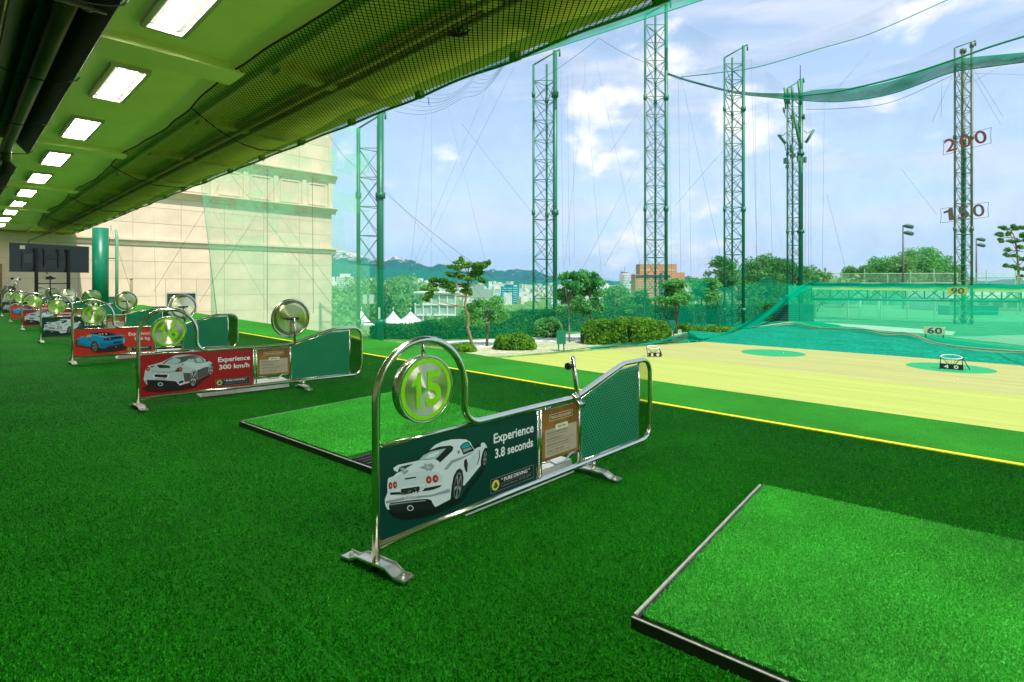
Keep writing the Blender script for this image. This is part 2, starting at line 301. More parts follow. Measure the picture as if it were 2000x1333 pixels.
CARS={
 'exige':[('shade','38,121 87,122 300,62 446,57 505,112 579,165 611,175 592,143 493,66 458,36 377,21 247,23 135,43 68,76'),
  ('black','434,206 455,192 462,159 460,115 446,70 425,52 399,53 366,65 360,82 391,143 411,194'),
  ('black','608,273 621,261 624,219 613,180 595,168 570,176 573,217 592,254'),
  ('white','38,259 45,263 64,263 82,273 106,276 195,299 221,318 257,334 289,353 332,360 388,359 440,350 481,339 508,320 521,295 536,276 554,281 567,292 586,299 602,297 614,283 623,265 605,269 591,250 579,215 578,184 554,169 505,134 469,110 460,115 465,150 458,187 443,204 422,200 402,175 391,134 382,67 343,63 310,58 292,57 278,77 270,96 247,109 195,122 135,134 50,149 43,140 45,119 34,127 24,149 22,173 31,190 36,200 34,228'),
  ('pale','106,260 200,253 310,220 338,192 332,159 268,176 135,200 45,202 40,211 40,239 43,257'),
  ('pale','499,239 567,273 573,254 567,214 548,191 493,169 490,214'),
  ('grey','27,164 135,152 268,122 377,121 381,102 268,113 135,140 29,152'),
  ('grey','343,225 388,257 458,258 524,265 526,260 463,248 399,241 360,216'),
  ('black','257,335 316,340 382,331 401,319 394,301 354,280 319,262 297,283 200,302 221,318'),
  ('glass','201,303 227,320 269,328 356,323 310,295 289,284 236,297'),
  ('white','257,318 310,320 316,313 284,299 236,302'),
  ('black','440,311 458,324 493,327 517,296 535,271 463,266 453,290'),
  ('teal','449,309 460,319 490,322 508,299 458,297'),
  ('grey','459,294 508,295 517,283 466,277'),
  ('black','528,290 551,300 578,298 578,281 542,285'),
  ('black','468,238 484,242 491,214 488,174 478,176 466,211'),
  ('black','566,271 572,258 570,222 554,192 549,193 564,224 567,257'),
  ('black','439,286 439,283 438,281 436,280 434,279 432,279 430,280 428,282 427,284 426,286 425,289 426,291 427,293 428,295 430,295 432,295 434,294 436,293 438,291 439,288'),
  ('grey','436,286 436,285 435,284 434,283 433,283 432,283 431,284 430,284 430,285 429,287 429,288 429,289 430,290 430,291 431,291 432,291 433,291 434,290 435,289 436,288'),
  ('grey','200,269 268,273 289,255 268,235 195,270'),
  ('white','64,301 87,309 200,302 289,285 313,271 317,258 289,254 268,274 205,290 135,297 97,298 85,277 67,290'),
  ('grey','94,299 145,270 135,261 117,258 106,276'),
  ('glass','109,292 135,275 120,267'),
  ('grey','225,284 284,247 262,243 240,242'),
  ('glass','239,272 268,252 244,252'),
  ('black','59,224 59,219 57,215 55,212 53,211 50,211 47,212 44,215 42,219 41,224 40,229 41,234 42,238 44,241 47,242 50,242 53,241 55,238 57,234 59,229'),
  ('red','58,224 57,220 56,216 54,214 52,212 50,212 47,214 45,216 43,220 42,224 42,229 42,233 43,236 45,239 47,241 50,241 52,239 54,237 56,233 57,229'),
  ('pink','53,225 53,223 53,222 52,221 51,221 51,221 50,221 49,222 49,223 48,225 48,226 48,227 49,229 49,229 50,230 51,230 51,229 52,228 53,227 53,226'),
  ('black','82,221 82,216 80,212 78,209 75,208 72,208 69,210 66,213 64,217 63,221 62,226 63,231 64,235 66,238 69,240 72,240 75,238 78,235 80,231 82,226'),
  ('red','81,221 80,217 79,213 77,211 75,209 72,210 70,211 67,214 65,217 64,222 64,226 64,230 65,234 67,237 70,238 72,238 75,237 77,234 79,230 80,226'),
  ('pink','76,222 76,221 75,220 75,219 74,218 73,218 72,219 71,220 71,221 70,222 70,223 70,225 71,226 71,227 72,227 73,227 74,227 75,226 75,225 76,223'),
  ('black','269,194 268,189 266,184 262,181 258,180 253,180 249,183 244,186 241,191 239,197 238,202 239,208 241,212 244,215 249,217 253,216 258,214 262,211 266,206 268,200'),
  ('red','266,195 266,190 264,186 261,183 257,182 253,182 249,184 246,187 243,192 241,197 240,202 241,207 243,211 246,213 249,215 253,215 257,213 261,209 264,205 266,200'),
  ('pink','259,196 258,195 258,193 257,192 256,192 254,192 253,193 252,194 251,195 250,197 250,198 250,200 251,201 252,202 253,202 254,202 256,202 257,201 258,199 258,198'),
  ('black','309,189 308,183 306,179 302,176 297,174 292,175 287,177 282,181 279,186 276,192 276,197 276,203 279,207 282,210 287,212 292,211 297,209 302,205 306,200 308,195'),
  ('red','306,189 306,184 304,180 301,178 297,176 292,177 288,179 284,182 281,187 279,192 278,197 279,202 281,206 284,209 288,210 292,209 297,208 301,204 304,200 306,195'),
  ('pink','298,191 298,189 297,188 296,187 295,187 293,187 292,188 290,189 289,190 289,192 289,193 289,195 289,196 290,197 292,197 293,197 295,196 296,195 297,194 298,192'),
  ('black','122,240 182,232 183,226 123,234'),
  ('black','102,197 201,182 203,154 104,170'),
  ('black','45,198 101,184 102,174 50,186'),
  ('black','215,154 231,165 327,154 319,146 278,145'),
  ('black','43,149 135,133 247,110 262,98 289,57 268,54 135,81 64,100 46,119 44,137'),
  ('grey','46,146 135,130 236,108 236,104 135,125 46,141'),
  ('white','168,91 168,87 165,84 161,83 156,83 151,84 146,86 141,89 137,93 135,97 134,101 135,105 137,108 141,109 146,110 151,109 156,107 161,103 165,99 168,95'),
  ('black','164,92 163,90 162,87 159,86 155,86 151,87 147,89 144,91 141,94 139,97 138,100 139,103 141,105 144,106 147,106 151,106 155,104 159,101 162,99 163,95'),
  ('grey','447,114 443,95 437,79 430,67 422,61 415,60 409,66 404,77 402,92 402,111 404,130 408,149 414,166 421,178 429,185 436,185 442,180 447,169 449,153 450,134'),
  ('black','445,115 441,98 435,83 429,72 422,66 416,65 410,70 406,80 404,95 404,111 406,130 410,147 415,162 422,173 429,180 435,180 440,175 445,165 447,151 447,134'),
  ('grey','429,124 444,107 439,91 426,114'),
  ('grey','426,114 420,66 413,68 422,115'),
  ('grey','422,116 404,103 405,120 423,126'),
  ('grey','423,127 418,167 425,176 427,132'),
  ('grey','427,132 442,170 446,158 429,125'),
  ('red','436,129 434,123 431,122 428,126 428,132 430,138 433,139 436,136'),
  ('grey','613,214 611,203 609,193 605,186 602,182 598,181 595,184 593,190 591,198 591,209 592,220 593,231 596,241 599,248 603,252 606,253 610,250 612,244 614,235 614,225'),
  ('black','612,214 610,204 608,195 605,189 602,185 599,184 596,186 594,192 592,200 592,209 593,220 594,230 597,239 600,245 603,249 606,250 609,247 611,242 612,234 613,224'),
  ('grey','604,218 611,210 609,200 603,212'),
  ('grey','603,212 600,185 597,185 601,213'),
  ('grey','601,213 592,204 592,214 601,219'),
  ('grey','601,219 598,241 601,247 603,222'),
  ('grey','603,222 610,245 612,238 604,218'),
  ('red','608,221 607,218 605,217 604,219 603,222 604,226 606,227 608,225')],
 'evora':[('shade','9,73 53,105 419,76 480,109 588,150 594,135 508,77 463,28 310,11 153,17 43,42'),
  ('black','408,92 419,187 441,211 466,208 474,165 473,96 457,50 435,39 419,52'),
  ('black','577,165 582,235 597,262 614,267 621,238 617,181 603,151 585,147'),
  ('silver','33,239 43,276 58,297 118,310 174,326 236,356 278,381 342,385 408,381 457,374 508,353 548,317 577,300 605,282 614,267 597,258 585,228 579,165 559,147 480,109 474,165 466,205 446,211 427,193 416,146 408,99 364,88 321,74 289,116 179,140 58,154 55,111 28,148 23,175 29,200'),
  ('dark','474,207 542,233 582,239 578,165 559,147 481,112'),
  ('dark','353,196 397,190 421,186 410,105 364,98 359,154'),
  ('pale','364,317 463,285 542,282 582,288 571,244 474,214 408,250 353,278'),
  ('glassd','174,303 205,333 247,358 321,363 408,374 452,374 485,359 419,345 375,313 310,296 236,299'),
  ('glass','189,304 236,342 278,358 326,342 332,321 305,300 236,300'),
  ('dark','402,347 452,349 491,358 519,334 542,300 536,285 469,288 441,308'),
  ('glass','460,337 491,348 514,328 534,294 474,294'),
  ('glass','419,332 449,335 460,299 435,312'),
  ('black','551,295 559,316 579,313 582,299 565,290'),
  ('black','126,296 159,301 236,282 247,257 153,266'),
  ('black','310,259 278,226 236,219 310,212 337,211'),
  ('black','80,291 118,293 103,282 88,274'),
  ('black','342,275 345,292 359,278'),
  ('grey','78,259 98,240 236,218 278,226 305,250 310,249 283,215 236,211 93,233'),
  ('black','76,266 75,259 73,253 69,249 64,246 59,246 54,247 49,251 45,257 43,263 42,270 43,277 45,283 49,287 54,290 59,290 64,288 69,285 73,279 75,273'),
  ('red','73,266 72,260 70,255 67,252 63,250 59,249 55,251 51,254 48,258 46,264 45,270 46,275 48,280 51,284 55,286 59,287 63,285 67,282 70,277 72,272'),
  ('pink','64,267 64,265 63,263 62,262 61,261 59,261 57,262 56,263 55,264 54,266 54,269 54,271 55,272 56,274 57,274 59,275 61,274 62,273 63,271 64,269'),
  ('black','349,234 348,227 345,221 341,216 336,213 330,213 325,215 320,219 316,224 313,231 312,238 313,245 316,252 320,256 325,259 330,259 336,257 341,253 345,248 348,241'),
  ('red','346,234 345,228 343,223 339,219 335,217 330,217 326,218 321,222 318,226 316,232 315,238 316,244 318,249 321,253 326,255 330,256 335,254 339,251 343,246 345,240'),
  ('pink','336,235 336,233 335,231 334,230 332,229 330,229 329,230 327,231 326,233 325,235 325,237 325,239 326,241 327,242 329,243 330,243 332,242 334,241 335,240 336,238'),
  ('white','95,220 236,198 223,146 103,169'),
  ('black','110,208 223,192 215,161 114,180'),
  ('black','46,159 179,140 289,116 310,76 342,61 310,38 153,63 73,83 55,111'),
  ('white','305,114 359,130 367,98 321,74'),
  ('black','313,109 354,122 360,100 322,84'),
  ('white','26,171 48,152 55,108 33,141'),
  ('black','31,161 43,148 47,129 35,143'),
  ('white','321,74 369,89 408,99 407,92 369,81 323,67'),
  ('white','182,99 181,94 178,90 173,87 167,85 161,85 154,87 148,91 143,95 140,100 139,106 140,111 143,115 148,118 154,120 161,120 167,118 173,115 178,110 181,105'),
  ('black','177,100 176,97 173,94 170,92 166,91 161,91 156,93 151,95 148,98 146,101 145,105 146,108 148,111 151,113 156,114 161,114 166,113 170,110 173,107 176,104'),
  ('silver','467,122 464,98 459,78 452,63 445,54 437,52 430,57 425,70 421,88 420,110 420,134 423,157 428,178 435,193 442,202 450,204 457,199 462,186 466,168 468,146'),
  ('black','464,122 461,101 457,82 451,68 444,60 438,58 432,63 427,75 424,91 422,112 423,133 426,155 430,174 436,188 443,196 449,198 455,193 460,182 463,165 465,145'),
  ('silver','447,130 463,113 460,92 445,118'),
  ('silver','445,118 442,59 435,61 441,119'),
  ('silver','441,119 423,101 422,122 440,132'),
  ('silver','441,133 432,180 439,191 444,139'),
  ('silver','445,139 458,187 462,173 447,131'),
  ('red','455,137 453,130 450,128 447,132 446,140 448,147 451,149 454,145'),
  ('silver','617,200 615,185 611,172 606,162 601,156 595,155 590,158 586,167 583,179 582,193 582,209 584,224 588,238 593,248 598,254 604,255 609,251 613,243 616,231 617,216'),
  ('black','615,201 613,187 610,175 606,165 601,160 596,159 591,162 588,170 585,181 584,194 584,209 586,223 590,235 594,244 599,250 603,251 608,248 612,240 614,229 615,215'),
  ('silver','602,206 615,195 612,181 601,199'),
  ('silver','601,198 599,160 594,161 598,199'),
  ('silver','598,199 584,187 584,201 597,207'),
  ('silver','597,208 591,239 596,247 600,212'),
  ('silver','600,212 610,244 613,234 602,207'),
  ('red','608,211 607,206 604,205 602,207 601,213 603,217 605,219 608,216')],
 'elise':[('shade','67,157 205,122 369,101 594,135 656,88 637,46 490,24 281,25 228,46 193,98 56,141'),
  ('black','83,196 82,177 77,161 70,148 61,140 51,138 40,141 31,151 24,165 20,182 18,201 20,219 24,236 31,249 40,257 51,259 61,256 70,246 77,232 82,215'),
  ('black','293,130 293,101 288,75 279,54 266,40 252,34 237,38 223,50 211,70 202,96 198,124 198,152 203,179 212,200 225,214 239,219 254,216 268,204 280,184 289,159'),
  ('blue','28,249 45,280 79,286 96,297 130,295 153,331 182,345 228,347 263,320 310,305 393,285 429,289 520,301 581,293 612,287 622,252 616,167 606,151 520,136 417,118 369,84 310,106 286,165 263,208 234,223 211,208 199,172 196,114 153,134 73,168 67,222 48,251'),
  ('blued','73,205 147,167 193,147 196,114 153,134 73,168'),
  ('blued','298,189 417,164 606,194 606,155 520,136 417,118 369,84 322,105'),
  ('navy','124,283 153,326 182,344 251,350 310,356 405,347 429,335 526,296 429,288 393,283 310,306 228,334 193,279'),
  ('navy','369,343 429,338 526,298 465,294 405,316'),
  ('tan','133,283 159,318 187,330 219,328 196,283'),
  ('tan','292,335 316,334 319,308 304,303'),
  ('tan','331,337 351,334 351,309 332,310'),
  ('tan','372,333 393,329 399,304 384,303'),
  ('sky','79,290 90,302 99,297 96,277 82,279'),
  ('navy','167,248 193,250 196,238 176,235'),
  ('sky','228,318 310,292 405,270 600,283 600,275 405,259 310,280 228,308'),
  ('navy','351,236 369,255 490,273 609,277 612,244 551,231 417,213 363,214'),
  ('red','400,234 400,229 398,225 394,221 390,219 386,218 382,220 378,222 374,226 372,231 372,236 372,241 374,246 378,249 382,251 386,252 390,251 394,248 398,244 400,239'),
  ('red','445,238 445,233 443,228 440,225 436,223 432,222 428,223 424,226 421,230 420,234 419,240 420,245 421,249 424,253 428,255 432,256 436,255 440,252 443,248 445,243'),
  ('pink','439,240 438,238 438,236 437,235 435,234 434,234 432,234 431,235 430,237 429,239 429,241 429,243 430,245 431,246 432,247 434,247 435,247 437,246 438,244 438,242'),
  ('red','609,257 608,254 606,250 603,248 598,247 594,246 589,247 585,249 582,252 580,255 579,259 580,263 582,266 585,268 589,270 594,270 598,269 603,267 606,264 608,261'),
  ('pink','599,258 599,256 598,255 597,254 596,253 594,253 592,253 591,254 589,255 589,257 588,258 589,260 589,261 591,262 592,263 594,263 596,263 597,262 598,261 599,259'),
  ('navy','473,186 575,197 577,172 474,159'),
  ('black','369,89 417,121 520,136 603,158 600,130 490,92 399,65'),
  ('sky','594,220 619,252 616,167 600,151'),
  ('grey','516,105 516,102 515,99 513,97 510,96 508,95 505,96 503,98 501,100 500,103 499,106 500,109 501,112 503,114 505,115 508,116 510,115 513,113 515,111 516,108'),
  ('grey','71,200 73,187 73,175 72,164 68,157 64,153 58,153 53,157 47,165 42,176 39,188 37,201 37,213 39,224 42,231 46,235 52,235 58,231 63,223 68,213'),
  ('black','69,199 71,188 71,176 70,167 67,160 63,156 58,157 53,160 48,168 44,177 41,189 39,201 39,212 40,221 43,228 47,232 52,232 57,228 62,221 66,211'),
  ('grey','57,197 71,194 72,183 58,190'),
  ('grey','57,190 65,159 61,157 55,188'),
  ('grey','55,189 46,172 42,183 52,195'),
  ('grey','52,195 39,216 41,224 54,200'),
  ('grey','54,200 54,230 60,224 57,197'),
  ('red','63,201 63,197 61,194 59,195 57,199 57,203 59,206 62,205'),
  ('grey','274,131 275,109 273,90 268,73 261,62 253,58 244,60 234,69 226,83 220,102 217,123 216,145 218,164 223,180 230,191 238,196 247,194 256,185 265,171 271,152'),
  ('black','271,131 272,111 270,92 266,78 260,68 252,63 244,65 236,74 229,87 223,104 220,124 219,143 221,161 225,176 231,186 239,191 247,189 255,181 262,167 268,150'),
  ('grey','249,131 272,122 272,103 249,119'),
  ('grey','249,119 256,66 248,65 244,118'),
  ('grey','244,118 226,95 221,113 241,129'),
  ('grey','241,130 222,168 228,180 244,137'),
  ('grey','244,137 251,185 259,174 249,131'),
  ('red','260,138 259,130 255,127 251,129 248,136 249,143 253,146 258,144')],}

# ================================================================ ground
EX0, EX1 = -36.0, 17.0
def edgeY(x): return 6.02 if x > -3.5 else 6.02 + (-3.5 - x)*.045          # outer edge of the platform
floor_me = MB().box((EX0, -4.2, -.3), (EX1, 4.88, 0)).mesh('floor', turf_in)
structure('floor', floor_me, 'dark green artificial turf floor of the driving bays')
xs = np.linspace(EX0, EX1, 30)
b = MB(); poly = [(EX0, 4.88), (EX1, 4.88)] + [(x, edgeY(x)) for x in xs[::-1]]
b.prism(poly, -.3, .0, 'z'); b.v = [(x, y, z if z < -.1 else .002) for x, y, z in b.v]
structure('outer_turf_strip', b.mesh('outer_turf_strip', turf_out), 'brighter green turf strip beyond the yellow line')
concrete = mat('platform_concrete', (.30, .31, .28), .85, noise_amt=.2, nscale=2, bump=.2)
b = MB(); b.prism([(EX0, -4.2), (EX1, -4.2), (EX1, 5.9)] + [(x, edgeY(x)-.12) for x in xs[::-1]], -6.2, -.3)
structure('platform_base', b.mesh('platform_base', concrete))
yellow = mat('yellow_line_turf', (.70, .53, .0), .7, noise_amt=.12, nscale=40, bump=.4, bscale=150)
structure('yellow_line', MB().box((EX0, 4.889, -.01), (EX1, 4.937, .008)).mesh('yellow_line', yellow), 'yellow line along the turf in front of the bays')

GZ = -2.2
def gsheet(name, pts, z, m, label=None):
    b = MB(); b.prism(pts, z-.15, z); return structure(name, b.mesh(name, m), label)
gsheet('putting_field', [(-20.9, 5.0), (22, 5.0), (22, 22.0), (-2.9, 22.35), (-11.0, 23.0), (-15.9, 23.3)], GZ+.008, field_near, 'bright yellow green target field')
gsheet('far_field', [(-15.9, 23.3), (-11.0, 23.0), (-2.9, 22.35), (22, 22.0), (22, 32.2), (-.36, 30.8), (-13.9, 30.5)], GZ+.008, field_far)
for (nm, p0, p1, p2, p3) in (('target_circle', (-10.3, 26.9), (-8.2, 28.9), 0, 0), ('target_circle', (-3.75, 27.2), (-1.25, 28.7), 0, 0)):
    cx, cy = (p0[0]+p1[0])/2, (p0[1]+p1[1])/2; r = math.hypot(p1[0]-p0[0], p1[1]-p0[1])/2
    me = MB().cyl((cx, cy), r*.98, GZ+.0, GZ+.013, n=64).mesh('target_circle', circle_turf)
    structure(nm, me)
# dark netted ground behind the field
b = MB(); nx, ny = 60, 14
rows = []
for i in range(ny+1):
    r = []
    for j in range(nx+1):
        px = 1345 + (2060-1345)*j/nx
        f0 = ground(px, 668 + max(0, px-1375)*.0752, GZ); f0 = Vector((f0.x, f0.y, 0))
        g0 = ground(px, 616 + max(0, px-1500)*.135, GZ); g0 = Vector((g0.x, g0.y, 0))
        p = f0.lerp(g0, (i/ny)**1.3); bump = .22*math.sin(math.pi*i/ny)*(noise.noise(Vector((p.x*.6, p.y*.35, 3)))+.6)
        r.append((p.x, p.y, GZ + .012 + max(0, bump)))
    rows.append(r)
structure('ground_netting', sheet('ground_netting', rows, net_ground), 'dark teal netting laid on the ground behind the field')

grass_m = turf_mat('garden_lawn', (.06, .17, .03), (.20, .34, .09), sc=3, bump=.4, patch=.35)
soil_m = turf_mat('garden_soil', (.28, .33, .16), (.50, .52, .34), sc=4, bump=.3, patch=.2)
path_m = mat('garden_path', (.60, .61, .56), .85, noise_amt=.12, nscale=.8)
court_m = turf_mat('court_turf', (.05, .22, .09), (.10, .34, .15), sc=1.5, bump=.1, patch=.18, streak=(.2, 1, 1))
# terrain reaching the horizon: flat round the range, falling away to the city
def terrain_z(px, t):
    k = min(1, max(0, (1500-px)/120.0)); k = k*k*(3-2*k)
    d = min(max(t-46, 0), 16)/16*3.2 + min(max(t-62, 0), 338)/338*10.4 + (0 if t < 400 else min(1, (t-400)/1000)*4)
    flat_ = 0 if t < 160 else min(1, (t-160)/240)*10
    return GZ - .03 - (d*k + flat_*(1-k))
ts = [1, 6, 12, 18, 24, 30, 36, 42, 46, 50, 56, 64, 75, 90, 110, 140, 180, 240, 320, 400, 600, 1000, 1600, 2600, 4500, 9000]
angs = [R_(a) for a in range(0, 360, 3)]
tv = [(0, 0, -6.6)]; 
for t in ts:
    for a in angs:
        ca = math.cos(a); px = 1000 + F_PX*math.tan(a) if ca > .15 else (3000 if math.sin(a) > 0 else -3000)
        z = terrain_z(px, t)
        if t < 6 or (px < -2900 and False): z = GZ-.03
        tv.append((FX*math.cos(a)*t + RX*math.sin(a)*t, FY*math.cos(a)*t + RY*math.sin(a)*t, z))
n = len(angs); tf = [(0, 1+i, 1+(i+1) % n) for i in range(n)]
for k in range(len(ts)-1):
    for i in range(n):
        l = (i+1) % n; tf.append((1+k*n+i, 1+(k+1)*n+i, 1+(k+1)*n+l, 1+k*n+l))
tv[0] = (0, 0, GZ-.03)
me = bpy.data.meshes.new('ground'); me.from_pydata(tv, [], tf); me.materials.append(grass_m); me.update()
structure('ground', me, 'green ground falling away towards the distant city')
def strip(name, pts, m, z, label=None):
    """ground patch given by photo outline on height z"""
    return gsheet(name, [(ground(x, y, z).x, ground(x, y, z).y) for x, y in pts], z, m, label)
strip('garden_bed', [(905, 700), (1000, 694), (1370, 664), (1460, 642), (1400, 634), (1200, 648), (1000, 665), (860, 676)][::-1], soil_m, GZ-.01)
strip('garden_path', [(860, 676), (950, 679), (1000, 676), (1050, 668), (1150, 665), (1240, 655), (1320, 646), (1400, 640), (1480, 630), (1480, 624), (1400, 630), (1300, 638), (1200, 647), (1060, 657), (960, 663), (870, 667)], path_m, GZ+.004)
strip('sports_court', [(1560, 645), (2100, 700), (2100, 582), (1560, 580)], court_m, GZ-.006, 'green sports court behind the nets')
strip('court_kerb_path', [(1590, 641), (1700, 645), (1860, 655), (1866, 648), (1700, 636), (1590, 630)], path_m, GZ+.02)
strip('gravel_path', [(1850, 658), (1900, 664), (2010, 676), (2080, 690), (2080, 655), (1960, 655), (1900, 658)], mat('net_tinted_gravel', (.30, .42, .28), .9, noise_amt=.2, nscale=1), GZ+.03)  # mint cast of the teal net in front is put into the gravel colour

# ================================================================ stone building at the end of the range
stone = mat('cream_stone', (.70, .55, .41), .8, noise_amt=.08, nscale=1.2, bump=.1, bscale=30)
joint = mat('stone_joint', (.44, .33, .22), .9)
st = stone.node_tree; sb = st.nodes['Principled BSDF']; src = sb.inputs['Base Color'].links[0].from_socket; oi = st.nodes.new('ShaderNodeObjectInfo'); mr = st.nodes.new('ShaderNodeMapRange'); mr.inputs[3].default_value = .93; mr.inputs[4].default_value = 1.05
st.links.new(oi.outputs['Random'], mr.inputs[0]); vm_ = st.nodes.new('ShaderNodeVectorMath'); vm_.operation = 'SCALE'; st.links.new(src, vm_.inputs[0]); st.links.new(mr.outputs[0], vm_.inputs['Scale']); st.links.new(vm_.outputs[0], sb.inputs['Base Color'])
stone_trim = mat('stone_trim', (.70, .56, .42), .75, noise_amt=.06, nscale=2)
WX = -36.0; WY1 = 18.84
bld = thing('stone_building', 'tall cream stone clad building with cornices closing the left end of the range', 'building', (WX, 8, -6.4))
def wl(x, y, z): return (x-WX, y-8, z+6.4)
def wbox(b, a, c, m=0): return b.box(wl(*a), wl(*c), m)
b = MB(); wbox(b, (WX-26, -5, -6.4), (WX-.05, WY1-.05, 30)); link('wall', b.mesh('wall', joint), bld)
yc = [WY1 - 2.36*k for k in range(0, 11)]
wins = [(8.62, 10.2, -.55, .66), (5.7, 6.9, -.5, .52)]
zrows = [-3.4 + .985*k for k in range(0, 12)]
stone_cache = {}
def stone_piece(y0, y1, z0, z1):
    k = (round(y1-y0, 3), round(z1-z0, 3))
    if k not in stone_cache:
        g = .008
        stone_cache[k] = MB().box((-.05, g, g), (0, k[0]-g, k[1]-g)).mesh('stone_panel', stone)
    o = link('stone_panel', stone_cache[k], bld, wl(WX + random.uniform(-.002, .004), y0, z0))
def panel_rows(zz):
    for z0, z1 in zip(zz[:-1], zz[1:]):
        for y1, y0 in zip(yc[:-1], yc[1:]):
            ov = [w_ for w_ in wins if w_[0] < y1-.02 and w_[1] > y0+.02 and w_[2] < z1-.02 and w_[3] > z0+.02]
            if ov:
                w_ = ov[0]
                if w_[0]-y0 > .15: stone_piece(y0, w_[0], z0, z1)
                if y1-w_[1] > .15: stone_piece(w_[1], y1, z0, z1)
                if w_[2]-z0 > .1: stone_piece(max(y0, w_[0]), min(y1, w_[1]), z0, w_[2])
                if z1-w_[3] > .1: stone_piece(max(y0, w_[0]), min(y1, w_[1]), w_[3], z1)
            else: stone_piece(y0, y1, z0, z1)
panel_rows([-5.4, -4.42, -3.44, -2.46, -1.48, -.5, .48, 1.46, 2.44, 3.3])
panel_rows([3.72, 4.6, 5.5, 6.1])
panel_rows([8.85, 9.83, 10.81, 11.79, 12.8, 13.8])
def cornice(z0, z1, prof, name='cornice'):
    b = MB(); pts = [(p, z0+(z1-z0)*q+6.4) for p, q in prof]
    b.prism([(p[0], p[1]) for p in pts], 0, 1, 'y')
    b.v = [(x, (-5-8) if y == 0 else (WY1+.28-8), z) for x, y, z in b.v]
    link(name, b.mesh(name, stone_trim), bld)
P1 = [(-.04, 0), (.05, 0), (.07, .25), (.16, .45), (.28, .6), (.30, .8), (.42, .85), (.42, 1), (-.04, 1)]
cornice(3.3, 3.72, [(-.04, 0), (.04, 0), (.1, .3), (.12, .5), (.2, .7), (.2, 1), (-.04, 1)])
cornice(6.1, 6.5, P1); cornice(8.3, 8.85, P1)
b = MB(); wbox(b, (WX-.04, -5, 6.5), (WX+.01, WY1, 8.3)); link('frieze', b.mesh('frieze', stone), bld)
pil = MB().box((0, 0, 0), (.09, .30, 1.8)).mesh('pilaster', stone_trim)
recess = MB()
for (a, c) in (((0, 0, 0), (.045, .08, 1.5)), ((0, 1.22, 0), (.045, 1.3, 1.5)), ((0, .08, 0), (.045, 1.22, .09)), ((0, .08, 1.41), (.045, 1.22, 1.5))): recess.box(a, c)
recess = recess.mesh('panel_frame', stone_trim)
for k in range(12):
    y = WY1 - .30 - k*1.9
    link('pilaster', pil, bld, wl(WX+.01, y, 6.5)); link('panel_frame', recess, bld, wl(WX+.01, y-1.45, 6.65))
alu = mat('aluminium_frame', (.55, .56, .52), .4, .6); darkglass = mat('dark_window_glass', (.03, .035, .035), .08, spec=.8); greenblind = mat('green_window_glass', (.02, .14, .09), .2)
for (y0, y1, z0, z1), g in zip(wins, (darkglass, greenblind)):
    o = link('window', MB().box((-.04, 0, 0), (-.02, y1-y0, z1-z0)).mesh('window_pane', g), bld, wl(WX, y0, z0))
    f = MB(); W_, H_ = y1-y0, z1-z0
    for a, c in (((-.02, 0, 0), (.03, W_, .06)), ((-.02, 0, H_-.06), (.03, W_, H_)), ((-.02, 0, .06), (.03, .06, H_-.06)), ((-.02, W_-.06, .06), (.03, W_, H_-.06)), ((-.02, W_/2-.02, .06), (.02, W_/2+.02, H_-.06))): f.box(a, c)
    link('window_frame', f.mesh('window_frame', alu), o)
wood = mat('brown_wood', (.22, .12, .05), .5, noise_amt=.2, nscale=6)
link('door', MB().box((.0, 0, 0), (.06, 1.25, 2.15)).mesh('door', wood), bld, wl(WX+.01, .5, 0))

# ================================================================ ceiling, beams, roof
ceil_m = mat('ceiling_plaster', (.78, .86, .33), .7, noise_amt=.04, nscale=1.5, bump=.2, bscale=60)  # green bounce from the turf is mixed into this base colour
beam_m = mat('beam_plaster', (.74, .81, .33), .7, bump=.25, bscale=60)
structure('ceiling', MB().box((EX0+.02, -4.2, 3.8), (EX1, 2.62, 3.95)).mesh('ceiling', ceil_m), 'smooth ceiling above the bays')
structure('soffit_step', MB().box((EX0+.02, 2.621, 3.74), (EX1, 2.70, 4.1)).mesh('soffit_step', beam_m))
eave_m = mat('eave_underside', (.72, .74, .20), .75, noise_amt=.1)
structure('eave_roof', MB().box((EX0+.02, 2.701, 3.80), (EX1, 4.46, 4.06)).mesh('eave_roof', eave_m), 'roof overhang above the net')
structure('back_wall', MB().box((EX0, -4.5, -.3), (EX1, -4.21, 4.2)).mesh('back_wall', stone))  # unseen rear wall, added to keep the bays enclosed and dark
structure('side_wall', MB().box((EX1+.01, -4.5, -.3), (EX1+.3, 4.2, 4.25)).mesh('side_wall', stone))
purl = mat('brown_purlin', (.40, .34, .10), .55)
g = 'cross beams under the ceiling'
bx = [-1.1, -7.06, -13.0, -19.05, -25.1, -31.1]
where = ['over the camera side of the row', 'nearest one in view, between the two closest lamps', 'second beam in view beyond the third lamp', 'third beam down the row', 'fourth beam down the row', 'farthest beam before the end wall']
bm_me = MB().box((-.25, -4.2, 3.70), (.25, 2.45, 3.799)).mesh('ceiling_beam', beam_m)
ob_me = MB().box((-.10, 2.701, 3.70), (.10, 4.4, 3.799)).mesh('eave_rafter', eave_m)
for x, wh in zip(bx, where):
    tag(link('ceiling_beam', bm_me, None, (x, 0, 0)), None, None, None, 'structure')
for k in range(13):
    tag(link('eave_rafter', ob_me, None, (-.6-2.95*k, 0, 0)), None, None, None, 'structure')
for y, z in ((3.30, 3.72), (3.48, 3.72)):
    structure('eave_purlin', MB().tube([(EX0+.1, y, z), (EX1, y, z)], .045, 8).mesh('eave_purlin', purl))
structure('eave_gutter', MB().box((EX0+.1, 4.461, 3.87), (EX1, 4.52, 4.1)).mesh('eave_gutter', beam_m))

